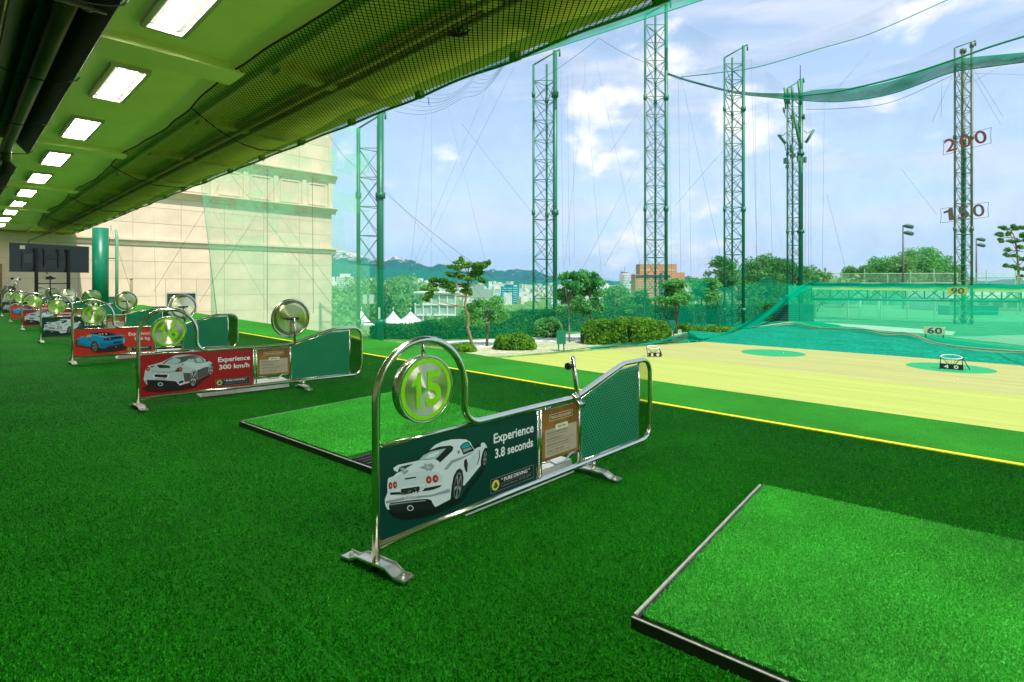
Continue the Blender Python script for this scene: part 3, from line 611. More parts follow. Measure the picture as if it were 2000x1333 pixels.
# lamps in the ceiling
tube_lit = mat('lamp_tube_lit', (1, 1, 1), .4, emit=(1, .99, .95), es=80.0)
pan_lit = mat('lamp_reflector', (.22, .22, .20), .35, .2, emit=(1, 1, .92), es=.12)
diff_lit = mat('lamp_diffuser_lit', (1, 1, 1), .4, emit=(1, 1, .97), es=26.0)
frame_m = mat('lamp_frame', (.50, .47, .36), .45)
lf = MB()
for a, c in (((-.78, -.2, 0), (.78, -.155, .05)), ((-.78, .155, 0), (.78, .2, .05)), ((-.78, -.155, 0), (-.735, .155, .05)), ((.735, -.155, 0), (.78, .155, .05))): lf.box(a, c)
lf = lf.mesh('lamp_frame', frame_m)
dif = MB().box((-.735, -.155, .036), (.735, .155, .046)).mesh('diffuser', diff_lit)
pan = MB().poly([(-.735, -.155, .046), (.735, -.155, .046), (.735, .155, .046), (-.735, .155, .046)][::-1])
for s in (-1, 0, 1): pan.prism([(s*.1-.02 , .046), (s*.1+.02, .046), (s*.1, .03)][::-1], -.735, .735, 'x')
pan = pan.mesh('reflector', pan_lit)
tub = MB().tube([(-.68, 0, .030), (.68, 0, .030)], .012, 10).mesh('fluorescent_tube', tube_lit)
lamp_x = [9.4, 6.4, 3.4, .4, -2.6, -5.62, -8.55, -11.45, -14.55, -17.5, -20.6, -23.6, -26.6, -29.6, -32.6]
ordn = ['ceiling lamp farthest behind the camera, outside the photo', 'second lamp from the right end of the row, outside the photo', 'lamp over the bay to the right of the camera, outside the photo', 'lamp directly over the camera, outside the photo', 'lamp just beyond the top edge of the photo', 'closest of the ceiling lamps, cut by the top edge, showing bright tubes', 'second closest ceiling lamp, its tubes visible through the louvre', 'third ceiling lamp from the camera, first one with a plain white face', 'fourth ceiling lamp from the camera, just past the second beam', 'fifth ceiling lamp from the camera, small white rectangle', 'sixth ceiling lamp from the camera, above the black television', 'seventh ceiling lamp from the camera, dimmer with visible tubes', 'eighth ceiling lamp counting down the row', 'ninth ceiling lamp, near the far end of the row', 'tenth ceiling lamp, last one before the stone end wall']
for k, x in enumerate(lamp_x):
    t = thing('ceiling_lamp', ordn[k], 'ceiling lamp', (x, 1.51, 3.75), 0, 'ceiling lamps above the bays')
    link('lamp_frame', lf, t)
    if k in (5, 6, 11):
        p = link('reflector', pan, t); 
        for s in (-.07, .07): link('fluorescent_tube', tub, t, (0, s, 0))
    else: link('diffuser', dif, t)

# canopy net under the eave
black_rope = mat('black_rope', (.006, .012, .006), .8)
green_rope = mat('green_rope', (.01, .16, .05), .7)
cn = thing('canopy_net', 'dark green knotted net slung under the ceiling along the open side', 'net', (0, 0, 0))
def cin(x):      # inner edge, hitched up at each beam
    d = min(abs(x-q) for q in bx)/3.0
    y = 2.34 + .09*math.sin(min(1, d)*math.pi/2)**2 + .03*noise.noise(Vector((x*1.3, 0, 0)))
    return y, 3.74 - .03*d - (.02*abs(noise.noise(Vector((x, 4, 0)))))
def cpt(x, f):
    y0, z0 = cin(x); y1 = 4.14 + .01*math.sin(x*3.75); z1 = 3.565 + .012*math.sin(x*3.75+.6) + .03*noise.noise(Vector((x*.7, 9, 0)))
    if x < -26: 
        q = (-26-x)/6.5; y0 = y0 + q*q*.5
    sag = .16*math.sin(math.pi*f)*(1+.5*math.sin(x*.52+1)) + .035*math.sin(x*2.1)*math.sin(math.pi*f)
    fold = .03*noise.noise(Vector((x*.9+f*2, f*5, 1)))*math.sin(math.pi*f)
    return Vector((x, y0+(y1-y0)*f, z0+(z1-z0)*f - sag + fold))
X_ = np.linspace(-32.2, 5.5, 420)
rows = [[cpt(x, i/16) for x in X_] for i in range(17)]
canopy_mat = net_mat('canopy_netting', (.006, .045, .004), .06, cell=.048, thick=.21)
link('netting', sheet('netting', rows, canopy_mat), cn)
link('edge_rope', MB().tube([cpt(x, 0) for x in X_], .012, 5).mesh('edge_rope', black_rope), cn)
link('edge_rope', MB().tube([cpt(x, 1) for x in X_], .016, 5).mesh('edge_rope', green_rope), cn)
for x in (-8.7, -14.2, -20.1, -26.3):
    link('cross_rope', MB().tube([cpt(x - .9*(i/12), i/12)-Vector((0, 0, .012)) for i in range(13)], .010, 4).mesh('cross_rope', black_rope), cn)
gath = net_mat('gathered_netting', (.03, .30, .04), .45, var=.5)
rows = [[cpt(x, .80+.2*f) + Vector((0, 0, -.012 - .035*math.sin(math.pi*f)*(1+.6*noise.noise(Vector((x*2, 5, 0)))))) for x in X_] for f in (0, .3, .6, .85, 1)]
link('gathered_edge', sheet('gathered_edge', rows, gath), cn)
for x in [-.6-1.68*k for k in range(0, 19)]:
    link('edge_clamp', MB().box((x-.05, 4.11, 3.56), (x+.05, 4.19, 3.64)).mesh('edge_clamp', mat('beige_clamp', (.40, .33, .2), .6)), cn)
# knot where the net is tied up
kb = MB(); kc = cpt(-3.9, .52)
for k in range(9):
    a = k*.7; kb.tube([kc+Vector((.13*math.cos(a), .09*math.sin(a), -.01)), kc+Vector((0, 0, -.05)), kc+Vector((-.08*math.cos(a+1), .09*math.sin(a+1), -.02))], .008, 4)
link('knot', kb.mesh('knot', black_rope), cn)
link('hang_rope', MB().tube([cpt(-32.0, .3), (-31.0, 3.9-1.6, 3.0), (-30.4, 2.9, 1.6)], .02, 5).mesh('hang_rope', black_rope), cn)

# ================================================================ overhead heaters
hd_black = mat('heater_hood', (.012, .012, .010), .55, noise_amt=.3, nscale=3)
hd_pipe = mat('heater_pipe', (.05, .045, .02), .42, .3, noise_amt=.2, nscale=4)
def heater(x0, x1, yc_, label, w_=.0):
    t = thing('tube_heater', label, 'heater', ((x0+x1)/2, yc_, 3.3), 0, 'tube heaters hung under the ceiling'); h = (x1-x0)/2
    b = MB(); prof = [(-.30, .02), (-.10, .25), (.10, .25), (.30, .02), (.29, .01), (.095, .235), (-.095, .235), (-.29, .01)]
    b.prism([(p[0], p[1]) for p in prof], -h, h, 'x'); link('hood', b.mesh('hood', hd_black), t)
    link('burner_pipe', MB().tube([(-h-.25, .03, -.06), (-h-.12, .03, .06), (-h+.1, .03, .09), (0, .03, .09), (h, .03, .09)], .075, 14).mesh('burner_pipe', hd_pipe), t)
    for k in range(int(2*h/2.2)+1):
        x = -h + .35 + k*2.2
        link('clamp', MB().tube([(x, .34*math.cos(a), .05+.12*math.sin(a)) for a in np.linspace(math.pi*1.02, math.pi*2-.05, 9)], .007, 5).mesh('clamp', black_metal), t)
        link('hanger_rod', MB().tube([(x, .0, .25), (x, 0, .5)], .006, 5).mesh('hanger_rod', black_metal), t)
    link('burner_box', MB().box((h-.32, -.07, .12), (h-.1, .1, .235)).mesh('burner_box', mat('burner_box_grey', (.22, .24, .16), .5)), t)
    return t
heater(-11.9, -4.9, .60, 'long black tube heater with a dark pipe nearest the ceiling lamps')
heater(-21.0, -13.4, .55, 'black tube heater farther down the row behind the first one')
heater(-10.5, -3.2, -.08, 'black tube heater at the top left corner, left of the long one')
t = thing('ceiling_pipes', 'thin parallel conduit pipes running between the two nearest tube heaters', 'pipes', (-10, .25, 3.5))
for y, z, r, m_ in ((0, 0, .012, steel), (.05, .05, .02, hd_pipe), (.10, -.02, .016, mat('green_conduit', (.01, .05, .02), .4)), (-.07, .1, .012, hd_pipe)):
    link('pipe', MB().tube([(-9, y, z), (7.2, y, z)], r, 8).mesh('pipe', m_), t)
b = MB(); b.tube([(0, -.9, 0), (0, .42, 0)], .014, 6)
for y in (-.4, 0, .3): b.tube([(0, y+.04*math.cos(a), .03*math.sin(a)) for a in np.linspace(0, 6.28, 9)], .006, 4)
t = tag(link('hanger_bar', b.mesh('hanger_bar', hd_pipe), None, (-5.15, .42, 3.28), (0, 0, 0)), 'thin dark bar crossing under the tube heaters at the top left', 'bar')

# ================================================================ dividers
def arc(cy, cz, r, a0, a1, n=10): return [(0, cy+r*math.cos(R_(a)), cz+r*math.sin(R_(a))) for a in np.linspace(a0, a1, n)]
LOOP = [(0, 0, .0), (0, 0, .35)] + arc(.245, .70, .245, 180, 0, 25) + arc(.59, .615, .10, 180, 270, 9) + [(0, .85, .516), (0, 1.37, .516)] + [(0, 1.44, .535), (0, 1.84, .648)] + arc(1.92, .52, .142, 100, 88, 4) \
    + arc(2.14, .562, .10, 90, 0, 8) + arc(2.14, .20, .10, 0, -90, 8) + [(0, 1.6, .10), (0, .8, .10), (0, .012, .10)]
frame_me = MB().tube(LOOP, .0172, 14).mesh('frame', steel)
thin = MB()
for a, c in (((0, 1.022, .105), (0, 1.022, .51)), ((0, 1.05, .105), (0, 1.05, .51)), ((0, 1.402, .105), (0, 1.402, .515)), ((0, 2.09, .105), (0, 2.09, .655)), ((0, .03, .512), (0, .60, .512))): thin.tube([a, c], .0085, 8)
thin.tube([(0, .02, .507), (0, 1.02, .507)], .005, 6); thin.tube([(0, .02, .119), (0, 1.02, .119)], .004, 6)
thin.tube([(0, 1.42, .122), (0, 2.08, .122)], .006, 6); thin.tube([(0, 1.42, .122), (0, 1.42, .50), (0, 1.85, .628), (0, 2.08, .632)], .007, 6)
thin_me = thin.mesh('inner_frame', steel)
bent = [(0, 1.06, .49), (0, 1.13, .495), (0, 1.18, .525), (0, 1.27, .525), (0, 1.32, .487), (0, 1.40, .487)]
bent2 = [(0, 1.06, .193), (0, 1.13, .187), (0, 1.18, .158), (0, 1.27, .158), (0, 1.32, .19), (0, 1.40, .19)]
bent_me = MB().tube(bent, .006, 6).mesh('bent_bar', steel); bent2_me = MB().tube(bent2, .006, 6).mesh('bent_bar', steel)
foot_prof = [(-.19, 0.0), (-.13, 0.0), (-.085, .022), (.085, .022), (.13, 0), (.19, 0), (.19, .005), (.132, .005), (.087, .027), (-.087, .027), (-.132, .005), (-.19, .005)]
fb = MB(); fb.prism([(p[0], p[1]+.012) for p in foot_prof][::-1], -.030, .030, 'y')
for s in (-1, 1): fb.prism([(p[0], p[1]+.012+.006) for p in foot_prof][::-1], s*.030-.002, s*.030+.002, 'y')
foot_me = fb.mesh('foot_plate', steel_plate)
bolt_me = MB().cyl((0, 0), .012, 0, .006, n=12).cyl((0, 0), .008, .006, .016, n=6).mesh('bolt', steel_plate)
disc_rim = MB().cyl((0, 0), .150, -.028, .018, 'x', 56).ring((0, 0), .138, .150, .022, 56)
disc_rim.tube([(.018, .147*math.cos(a), .147*math.sin(a)) for a in np.linspace(0, 2*math.pi, 57)[:-1]], .005, 6, closed=True)
disc_rim = disc_rim.mesh('disc_rim', steel)
face_me = MB().cyl((0, 0), .143, .016, .0215, 'x', 64).mesh('disc_face', brushed)
ring_me = MB().ring((0, 0), .119, .138, .0225, 64).mesh('lime_ring', lime)
gp = [(1.425, .125), (2.082, .125), (2.082, .628), (1.86, .622), (1.425, .497)]
green_pl = mat('green_dimple_plate', (0, .27, .10), .5, coat=.0, noise_amt=.08, nscale=5); dimple_m = mat('dimple_dark', (.0, .03, .012), .5)
gp_me = MB().prism(gp, -.003, .003, 'x').mesh('dimpled_panel', green_pl)
dm = MB(); row = 0
zz = .142
while zz < .62:
    yy = 1.44 + (.0125 if row % 2 else 0)
    while yy < 2.075:
        top = .497 + (yy-1.425)*.287 if yy < 1.86 else .623
        if zz < top-.012:
            i = dm.verts([(.0034, yy+.0068*math.cos(a)*.8, zz+.0072*math.sin(a)) for a in np.linspace(0, 2*math.pi, 7)[:-1]] + [(.008, yy-.001, zz-.002)])
            for k in range(6): dm.face((i+k, i+(k+1) % 6, i+6))
        yy += .025
    zz += .0175; row += 1
dm_me = dm.mesh('dimples', dimple_m)
mp = [(2.098, .118), (2.14, .118)] + [(2.14+.082*math.cos(R_(a)), .20+.082*math.sin(R_(a))) for a in range(-75, 1, 15)] + [(2.14+.082*math.cos(R_(a)), .562+.082*math.sin(R_(a))) for a in range(0, 91, 15)] + [(2.098, .644)]
mir_me = MB().prism(mp, -.002, .002, 'x').mesh('mirror_plate', mirror)
# info sheet
info_b = mat('info_brown', (.28, .12, .025), .3, coat=.3, noise_amt=.45, nscale=7); info_p = mat('info_paper', (.52, .42, .30), .35, noise_amt=.08, nscale=10); info_t = mat('info_text', (.03, .025, .02), .5); info_w = mat('info_cream', (.80, .76, .55), .4)
ib_me = MB().prism([(1.064, .197), (1.394, .197), (1.394, .486), (1.064, .486)], -.003, .003, 'x').mesh('info_sign', info_b)
ip = MB().prism([(1.085, .215), (1.375, .215), (1.375, .372), (1.085, .372)], .0032, .0038, 'x', 0); ip.prism([(1.18, .358), (1.285, .358), (1.29, .365), (1.29, .383), (1.285, .39), (1.18, .39), (1.175, .383), (1.175, .365)], .0039, .0046, 'x', 1)
def outline(b, y0, z0, y1, z1, x, w_, m=0):
    for q in ([(y0, z0), (y1, z0), (y1, z0+w_), (y0, z0+w_)], [(y0, z1-w_), (y1, z1-w_), (y1, z1), (y0, z1)], [(y0, z0+w_), (y0+w_, z0+w_), (y0+w_, z1-w_), (y0, z1-w_)], [(y1-w_, z0+w_), (y1, z0+w_), (y1, z1-w_), (y1-w_, z1-w_)]): b.prism(q, x, x+.0004, 'x', m)
outline(ip, 1.125, .415, 1.335, .452, .0034, .002, 1)
ip_me = ip.mesh('info_sheet', [info_p, info_w])
panel_me = {k: MB().prism([(.018, .118), (1.012, .118), (1.012, .503), (.018, .503)], -.004, .004, 'x').mesh('picture_panel', PANEL[k]) for k in PANEL}
order = list(PCOL)
def tri_poly(b, pts, x, m):
    i = b.verts([(x, p[0], p[1]) for p in pts]); b.face(range(i, i+len(pts)), m)
car_me = {}
for k, polys in CARS.items():
    b = MB(); mats = [PM[o] for o in order] + [PSH[k]]
    for q, (m_, s) in enumerate(polys):
        pts = [tuple(int(v)/1000 for v in p.split(',')) for p in s.split()]
        pts = [(.018 + p[0]*.994, .118 + p[1]*.385/.4) for p in pts]
        ar = sum(pts[i][0]*pts[(i+1) % len(pts)][1]-pts[(i+1) % len(pts)][0]*pts[i][1] for i in range(len(pts)))
        if ar < 0: pts = pts[::-1]
        tri_poly(b, pts, .0043 + q*.00008, len(order) if m_ == 'shade' else order.index(m_))
    me = b.mesh('car_picture', mats)
    bmm = bmesh.new(); bmm.from_mesh(me); bmesh.ops.triangulate(bmm, faces=bmm.faces[:], ngon_method='EAR_CLIP'); bmm.to_mesh(me); bmm.free()
    car_me[k] = me
logo_y = mat('logo_yellow', (.80, .66, .02), .4); logo_g = mat('logo_green', (.0, .12, .04), .4)
badge = MB(); badge.prism([(.660, .135), (.985, .135), (.985, .205), (.660, .205)], .0044, .0048, 'x', 0); outline(badge, .660, .135, .985, .205, .0049, .0018, 3)
badge.cyl((.695, .170), .0275, .0049, .0054, 'x', 32, 3); badge.cyl((.695, .170), .0250, .0055, .0060, 'x', 32, 1)
badge.prism([(.695-.017, .160), (.695, .153), (.695+.017, .160), (.695+.005, .187), (.695-.005, .187)], .0061, .0065, 'x', 2)
badge.prism([(.725, .1665), (.975, .1665), (.975, .1675), (.725, .1675)], .0050, .0053, 'x', 3)
badge_me = badge.mesh('logo_badge', [black_p, logo_y, logo_g, PM['grey']])
TXT = {}
def T(body, size, m, bold=0.0): return text_mesh(body, size, m, bold)
LINES = dict(exige=('Experience', '3.8 seconds'), evora=('Experience', '300 km/h'), elise=('Experience', '876 kg'))
mir_disc = MB().cyl((0, 0), .200, -.012, .006, 'x', 48).cyl((0, 0), .200, .006, .022, 'x', 48, r1=.155).mesh('mirror_disc', disc_steel)
mir_rim = MB().tube([(0, .205*math.cos(a), .205*math.sin(a)) for a in np.linspace(0, 2*math.pi, 57)[:-1]], .015, 10, closed=True).mesh('disc_rim', steel)
mount = MB().tube([(.045, -.07, 0), (.045, .07, 0)], .012, 8).tube([(.02, 0, 0), (.045, 0, 0)], .014, 8).mesh('mount_bar', black_metal)
mpost = MB().tube([(.055, .0, 0), (.055, 0, .285)], .0125, 10).tube([(.0, .0, -.004), (.058, 0, -.004)], .016, 8).mesh('mirror_post', steel)
stub = MB().tube([(.0, .02, -.02), (.0, 0, .02), (0, -.045, .245)], .0145, 12).mesh('tilted_tube', steel)
knobm = MB().cyl((0, 0), .016, -.03, .0, 'y', 10).cyl((0, 0), .022, -.045, -.03, 'y', 7).mesh('clamp_knob', black_metal)
collar = MB().cyl((0, 0), .026, -.03, .03, 'y', 16).cyl((-.028, 0), .010, -.02, .02, 'y', 10).mesh('clamp_collar', steel)

_one = {}
def glyph(ch, h, w_, m, parent, x, y, z, name, roll=0.0):
    """one upright digit, lower left corner at (y, z), height h, width w_"""
    if ch == '1':
        k = m.name
        if k not in _one: _one[k] = MB().poly([(.48, 0, 0), (.98, 0, 0), (.98, 1, 0), (.62, 1, 0), (.50, .86, 0), (.04, .78, 0), (.04, .62, 0), (.48, .66, 0)]).mesh('numeral', m)
        me = _one[k]; x0, x1, y0, y1 = 0, 1, 0, 1
    else:
        me = T(ch, .2, m, .03 if name == 'numeral' else .010); xs_ = [v.co.x for v in me.vertices]; ys_ = [v.co.y for v in me.vertices]; x0, x1, y0, y1 = min(xs_), max(xs_), min(ys_), max(ys_)
    o = link(name, me, parent); sx, sy = w_/(x1-x0), h/(y1-y0)
    o.matrix_local = Matrix.Translation((x, y, z)) @ FACE_X @ Matrix.Rotation(roll, 4, 'Z') @ Matrix.Diagonal((sx, sy, 1, 1)) @ Matrix.Translation((-x0, -y0, 0))
    return o
def divider(num, x, y, rz, kind, label, tube_only=False, mz=0.0, detail=True):
    t = thing('bay_divider', label, 'divider', (x, y, 0), rz, 'steel dividers between the driving bays')
    fr = link('frame', frame_me, t); link('inner_frame', thin_me, t)
    for yy in (0, 1.55):
        f = link('foot_plate', foot_me, t, (0, yy, 0), (0, 0, R_(10 if yy == 0 else 2)))
        for s in (-.155, .155): link('bolt', bolt_me, f, (s, 0, .016))
    link('rear_leg', MB().tube([(0, 1.55, .03), (0, 1.55, .10)], .0155, 12).mesh('rear_leg', steel), t)
    d = link('number_disc', disc_rim, t, (0, .247, .725))
    link('disc_face', face_me, d); link('lime_ring', ring_me, d)
    link('hanger_rod', MB().tube([(-.004, .247, .872), (-.004, .247, .935)], .0085, 8).mesh('hanger_rod', steel), t)
    x_ = -.083
    for ch in str(num):
        w_g = .052 if ch == '1' else .088
        glyph(ch, .160, w_g, lime, d, .0235, x_, -.080, 'numeral'); x_ += w_g+.024
    p = link('picture_panel', panel_me[kind], t)
    link('car_picture', car_me[kind], p)
    a, c = LINES[kind]
    letters(T(a, .068, white_p, .022), p, .0050, .678, .118+.268, .305)
    letters(T(c, .066, white_p, .022), p, .0050, .688 if kind != 'elise' else .76, .118+.190, .290 if kind != 'elise' else .20)
    bd = link('logo_badge', badge_me, p)
    letters(T('“ PURE DRIVING ”', .026, white_p, .022), p, .0056, .735, .176, .22)
    letters(T('Lotuscarskorea  전시장 문의', .013, PM['grey'], .01), p, .0056, .735, .150, .225)
    if kind == 'exige': letters(T('EXIGE S', .034, white_p, .01), p, .0105, .134, .118+.135, .085); letters(T('L  O  T  U  S', .012, PM['grey'], .01), p, .0105, .125, .118+.165, .13)
    if kind == 'evora': letters(T('EVORA', .022, PM['grey'], .01), p, .0105, .14, .118+.148, .05); letters(T('400', .022, PM['red'], .02), p, .0105, .195, .118+.146, .03); letters(T('L  O  T  U  S', .012, PM['dark'], .01), p, .0105, .115, .118+.203, .17)
    if kind == 'elise': letters(T('L  O  T  U  S', .012, PM['grey'], .01), p, .0105, .47, .118+.21, .08)
    i = link('info_sign', ib_me, t); link('info_sheet', ip_me, i)
    if detail:
        letters(T('TROON GOLF ACADEMY', .022, info_w, .01), i, .0042, 1.135, .4265, .19)
        letters(T('Safety Rules', .017, info_t, .02), i, .0050, 1.195, .3695, .075)
        for k, (ko, en, wk, we) in enumerate((('전방을 주의 깊게 살펴주시기 바랍니다.', 'In case of danger, stop and call for staff.', .2, .17), ('타석에서 정숙하십시오', 'Please enter the hitting area one at a time.', .15, .24), ('안전을 위해 타석 밖에서 연습 금지', 'Do not swing outside the designated bay.', .2, .19), ('기계고장 시 프런트에 연락', 'Please call us if any damage is found.', .16, .2))):
            letters(T('• '+ko, .0125, info_t, .012), i, .0042, 1.093, .344-k*.034, wk); letters(T('  '+en, .0085, info_t, .004), i, .0042, 1.098, .332-k*.034, we)
    link('bent_bar', bent_me, t); link('bent_bar', bent2_me, t)
    g = link('dimpled_panel', gp_me, t); tag(link('dimples', dm_me, g), kind='stuff')
    link('mirror_plate', mir_me, t, (0, 0, 0))
    if tube_only:
        s = link('tilted_tube', stub, t, (0, 1.385, .52)); link('clamp_knob', knobm, s, (0, -.05, .19)); link('clamp_collar', collar, t, (0, 1.36, .516)); link('clamp_collar', collar, t, (0, 1.40, .47))
    else:
        link('mirror_post', mpost, t, (0, 1.435, .53)); m_ = link('mirror_disc', mir_disc, t, (-.0, 1.41, .81), (0, mz, .12)); link('disc_rim', mir_rim, m_); link('mount_bar', mount, m_)
    return t
kinds = ['exige', 'evora', 'elise']
kl = dict(exige='dark green picture panel of a white sports car', evora='dark red picture panel of a silver coupe', elise='bright red picture panel of a blue roadster')
DLAB = ['nearest steel bay divider, disc reads 15, dark green panel of a white sports car', 'second divider from the camera, disc reads 16, dark red panel of a silver coupe', 'third divider from the camera, disc reads 17, bright red panel of a blue roadster',
        'fourth divider, disc reads 18, white sports car panel just behind the blue roadster', 'fifth divider, disc reads 19, dark red panel partly covered by the fourth', 'sixth divider, disc reads 20, small blue roadster panel far down the row', 'seventh divider, disc reads 21, white car panel close to the left edge', 'last divider of the row, at the left edge of the photo']
DX = [-1.99, -6.18, -10.30, -14.47, -18.75, -23.0, -27.2, -31.4]
for i, x in enumerate(DX):
    num = 15+i
    extra = ' and a tilted tube instead of a round mirror' if i == 0 else ''
    lab = DLAB[i]
    divider(num, x, 1.24+.012*i, 0 if i == 0 else R_(-7.2 if i < 3 else -5), kinds[i % 3], lab, i == 0, R_([0, 4, -6, 2, 8, -3, 5, 0][i]), i < 3)
# white blocks behind the dividers
blk = mat('white_plastic_block', (.72, .72, .68), .5, noise_amt=.06, nscale=8)
def block(x, y, rz, label):
    t = thing('ballast_block', label, 'block', (x, y, 0), rz, 'white ballast blocks beside the dividers')
    L3 = [(0, .33), (.335, .66), (.665, .90)]
    for k, (a, c) in enumerate(L3):
        b = MB(); b.prism([(-.16, .008), (.16, .008), (.135, .085), (-.135, .085)], a, c, 'y')
        if k == 0: b.v = [(v[0], v[1]+(.05 if v[1] < .01 and v[2] > .05 else 0), v[2]) for v in b.v]
        link('block_segment', b.mesh('block_segment', blk), t)
BLAB = ['white segmented ballast block behind the nearest divider', 'white segmented ballast block under the dark red silver coupe panel', 'white segmented ballast block under the blue roadster panel', 'white ballast block at the fourth divider, mostly hidden by panels', 'white ballast block at the fifth divider, hidden among panels', 'farthest white ballast block, at the sixth divider']
for i, x in enumerate(DX[:6]): block(x-.27, 1.24+.60, 0 if i == 0 else R_(-6), BLAB[i])

# ================================================================ hitting mats
frame_d = mat('mat_frame', (.018, .017, .016), .45, noise_amt=.2); frame_l = mat('mat_frame_edge', (.42, .40, .34), .5)
pad_me = MB().box((.02, .02, .01), (1.50, 1.58, .046)).mesh('turf_pad', turf_mat_pad)
fm = MB(); fm.box((-.012, -.012, 0), (2.02, .008, .040)); fm.box((-.012, 1.586, 0), (2.02, 1.602, .034)); fm.box((-.012, .008, 0), (-.001, 1.586, .046), 1); fm.box((-.001, .008, 0), (.008, 1.586, .038)); fm.box((2.0, .008, 0), (2.02, 1.586, .040)); fm.box((-.012, -.012, .0402), (2.02, -.004, .0432), 1); fm.box((.008, .008, .0), (2.0, 1.586, .008))
fm_me = fm.mesh('tray_frame', [frame_d, frame_l])
tr = MB(); tr.box((1.53, .02, .01), (1.97, .36, .03))
for k in range(9): tr.box((1.545+k*.048, .03, .03), (1.572+k*.048, .35, .040))
tr_me = tr.mesh('rubber_tray', rubber)
pad2 = MB().box((1.53, .38, .01), (1.97, 1.58, .042)).mesh('side_pad', turf_mat_pad)
blade_pad = blade_mat('pad_blades', (.03, .40, .03), (.16, .82, .12)); blade_floor = blade_mat('floor_blades', (.001, .078, .001), (.032, .41, .010))
def blades(n, sampler, z, h, w_, lean=.6):
    P = sampler(n); n = len(P); a = rng.random(n)*2*np.pi; l = rng.random(n)*lean; b_ = rng.random(n)*2*np.pi
    hh = h*(.6+.6*rng.random(n)); base = np.stack([P[:, 0], P[:, 1], np.full(n, z)], 1)
    d = np.stack([np.cos(a), np.sin(a), np.zeros(n)], 1)*w_/2
    tip = base + np.stack([np.cos(b_)*l*hh, np.sin(b_)*l*hh, hh], 1)
    return np.stack([base-d, base+d, tip], 1)
def rect(x0, y0, x1, y1): return lambda n: np.stack([x0+(x1-x0)*rng.random(n), y0+(y1-y0)*rng.random(n)], 1)
pile_near = tri_mesh('pile', blades(150000, rect(.015, .015, 1.505, 1.585), .044, .012, .005, .9), blade_pad)
pile_far = tri_mesh('pile', blades(60000, rect(.015, .015, 1.505, 1.585), .044, .012, .008, .9), blade_pad)
mats_ = [(-1.00, 1.655, 4.8, 'foreground hitting mat of bright green turf in a dark tray, cut by the right edge'), (-4.80, 1.70, 4.6, 'hitting mat behind the nearest divider with a ribbed black rubber tray'), (-9.2, 1.84, 2.5, 'hitting mat between the silver coupe panel and the blue roadster panel'), (-13.35, 1.8, 3, 'hitting mat beyond the blue roadster panel, before the fourth divider'), (-17.6, 1.8, 3, 'hitting mat between the fourth and fifth dividers'), (-21.8, 1.8, 3, 'farthest hitting mat, between the fifth and sixth dividers')]
for i, (x, y, a, lab) in enumerate(mats_):
    t = thing('hitting_mat', lab, 'golf mat', (x, y, 0), R_(a), 'hitting mats of the bays')
    link('tray_frame', fm_me, t); p = link('turf_pad', pad_me, t)
    if i < 2: tag(link('pile', pile_near if i == 0 else pile_far, p), kind='stuff')
    link('rubber_tray', tr_me, t); link('side_pad', pad2, t)
# short fibres of the floor turf close to the camera
def floor_sampler(n):
    t = 1.25 + (13-1.25)*rng.random(n)**1.5; lat = (rng.random(n)*2-1)*1.06*t*1000/F_PX
    P = np.stack([FX*t+RX*lat, FY*t+RY*lat], 1)
    ok = (rng.random(n) > (t-5)/8) & (P[:, 1] < 4.87) & (P[:, 1] > -.5) & (P[:, 0] < 1.0)
    for sy in (.86, 2.86): ok &= np.abs(P[:, 1]-sy-.012*np.sin(P[:, 0]*1.3)) > .007
    for sx in (-2.9, -7.4): ok &= np.abs(P[:, 0]-sx-.01*np.sin(P[:, 1]*2)) > .007
    for (mx, my, a, _) in mats_[:2]:
        ca, sa = math.cos(-R_(a)), math.sin(-R_(a)); u = (P[:, 0]-mx)*ca-(P[:, 1]-my)*sa; v = (P[:, 0]-mx)*sa+(P[:, 1]-my)*ca
        ok &= ~((u > -.015) & (u < 2.03) & (v > -.015) & (v < 1.605))
    return P[ok]
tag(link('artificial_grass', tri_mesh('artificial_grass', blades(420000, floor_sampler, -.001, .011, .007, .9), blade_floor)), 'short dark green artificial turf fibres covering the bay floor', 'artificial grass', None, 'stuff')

# ================================================================ television, camera tripod, golf bag, column
tvp = at(100, 510, 20.5)
tv = thing('television', 'black television on a tall stand seen from behind near the stone end wall', 'television', (tvp.x, tvp.y, 0), R_(17))
scr = mat('tv_back_plastic', (.012, .012, .014), .35, coat=.3); lab_m = mat('tv_label', (.55, .58, .35), .5)
W2 = 1.23; z0, z1 = 1.62, 2.66
b = MB(); b.box((-.02, -W2, z0), (.03, W2, z1)); b.box((.03, -.9, z0+.1), (.075, .9, z0+.75)); link('tv_body', b.mesh('tv_body', scr), tv)
for y in (-.5, .5): link('stand_post', MB().box((.08, y-.045, 0), (.15, y+.045, 2.5)).mesh('stand_post', black_metal), tv)
link('stand_shelf', MB().box((.05, -.5, 1.18), (.3, .5, 1.215)).mesh('stand_shelf', black_metal), tv)
link('stand_base', MB().box((-.35, -.62, 0), (.55, -.52, .06)).box((-.35, .52, 0), (.55, .62, .06)).box((.1, -.52, .005), (.16, .52, .05)).mesh('stand_base', black_metal), tv)
m = MB(); m.box((.085, -.42, 2.1), (.10, .42, 2.16)); m.box((.085, -.42, 2.22), (.10, .42, 2.26))
for y in (-.27, .17): m.box((.101, y, 1.8), (.125, y+.06, 2.5))
link('wall_mount', m.mesh('wall_mount', mat('dark_grey_metal', (.035, .035, .035), .4, .5)), tv)
link('port_cover', MB().box((.0755, -.86, 1.95), (.09, -.62, 2.28)).mesh('port_cover', mat('grey_port', (.06, .06, .065), .5)), tv)
link('energy_label', MB().box((.0305, -.95, 2.45), (.033, -.80, 2.58)).mesh('energy_label', lab_m), tv)
p = at(98, 545, 19.3)
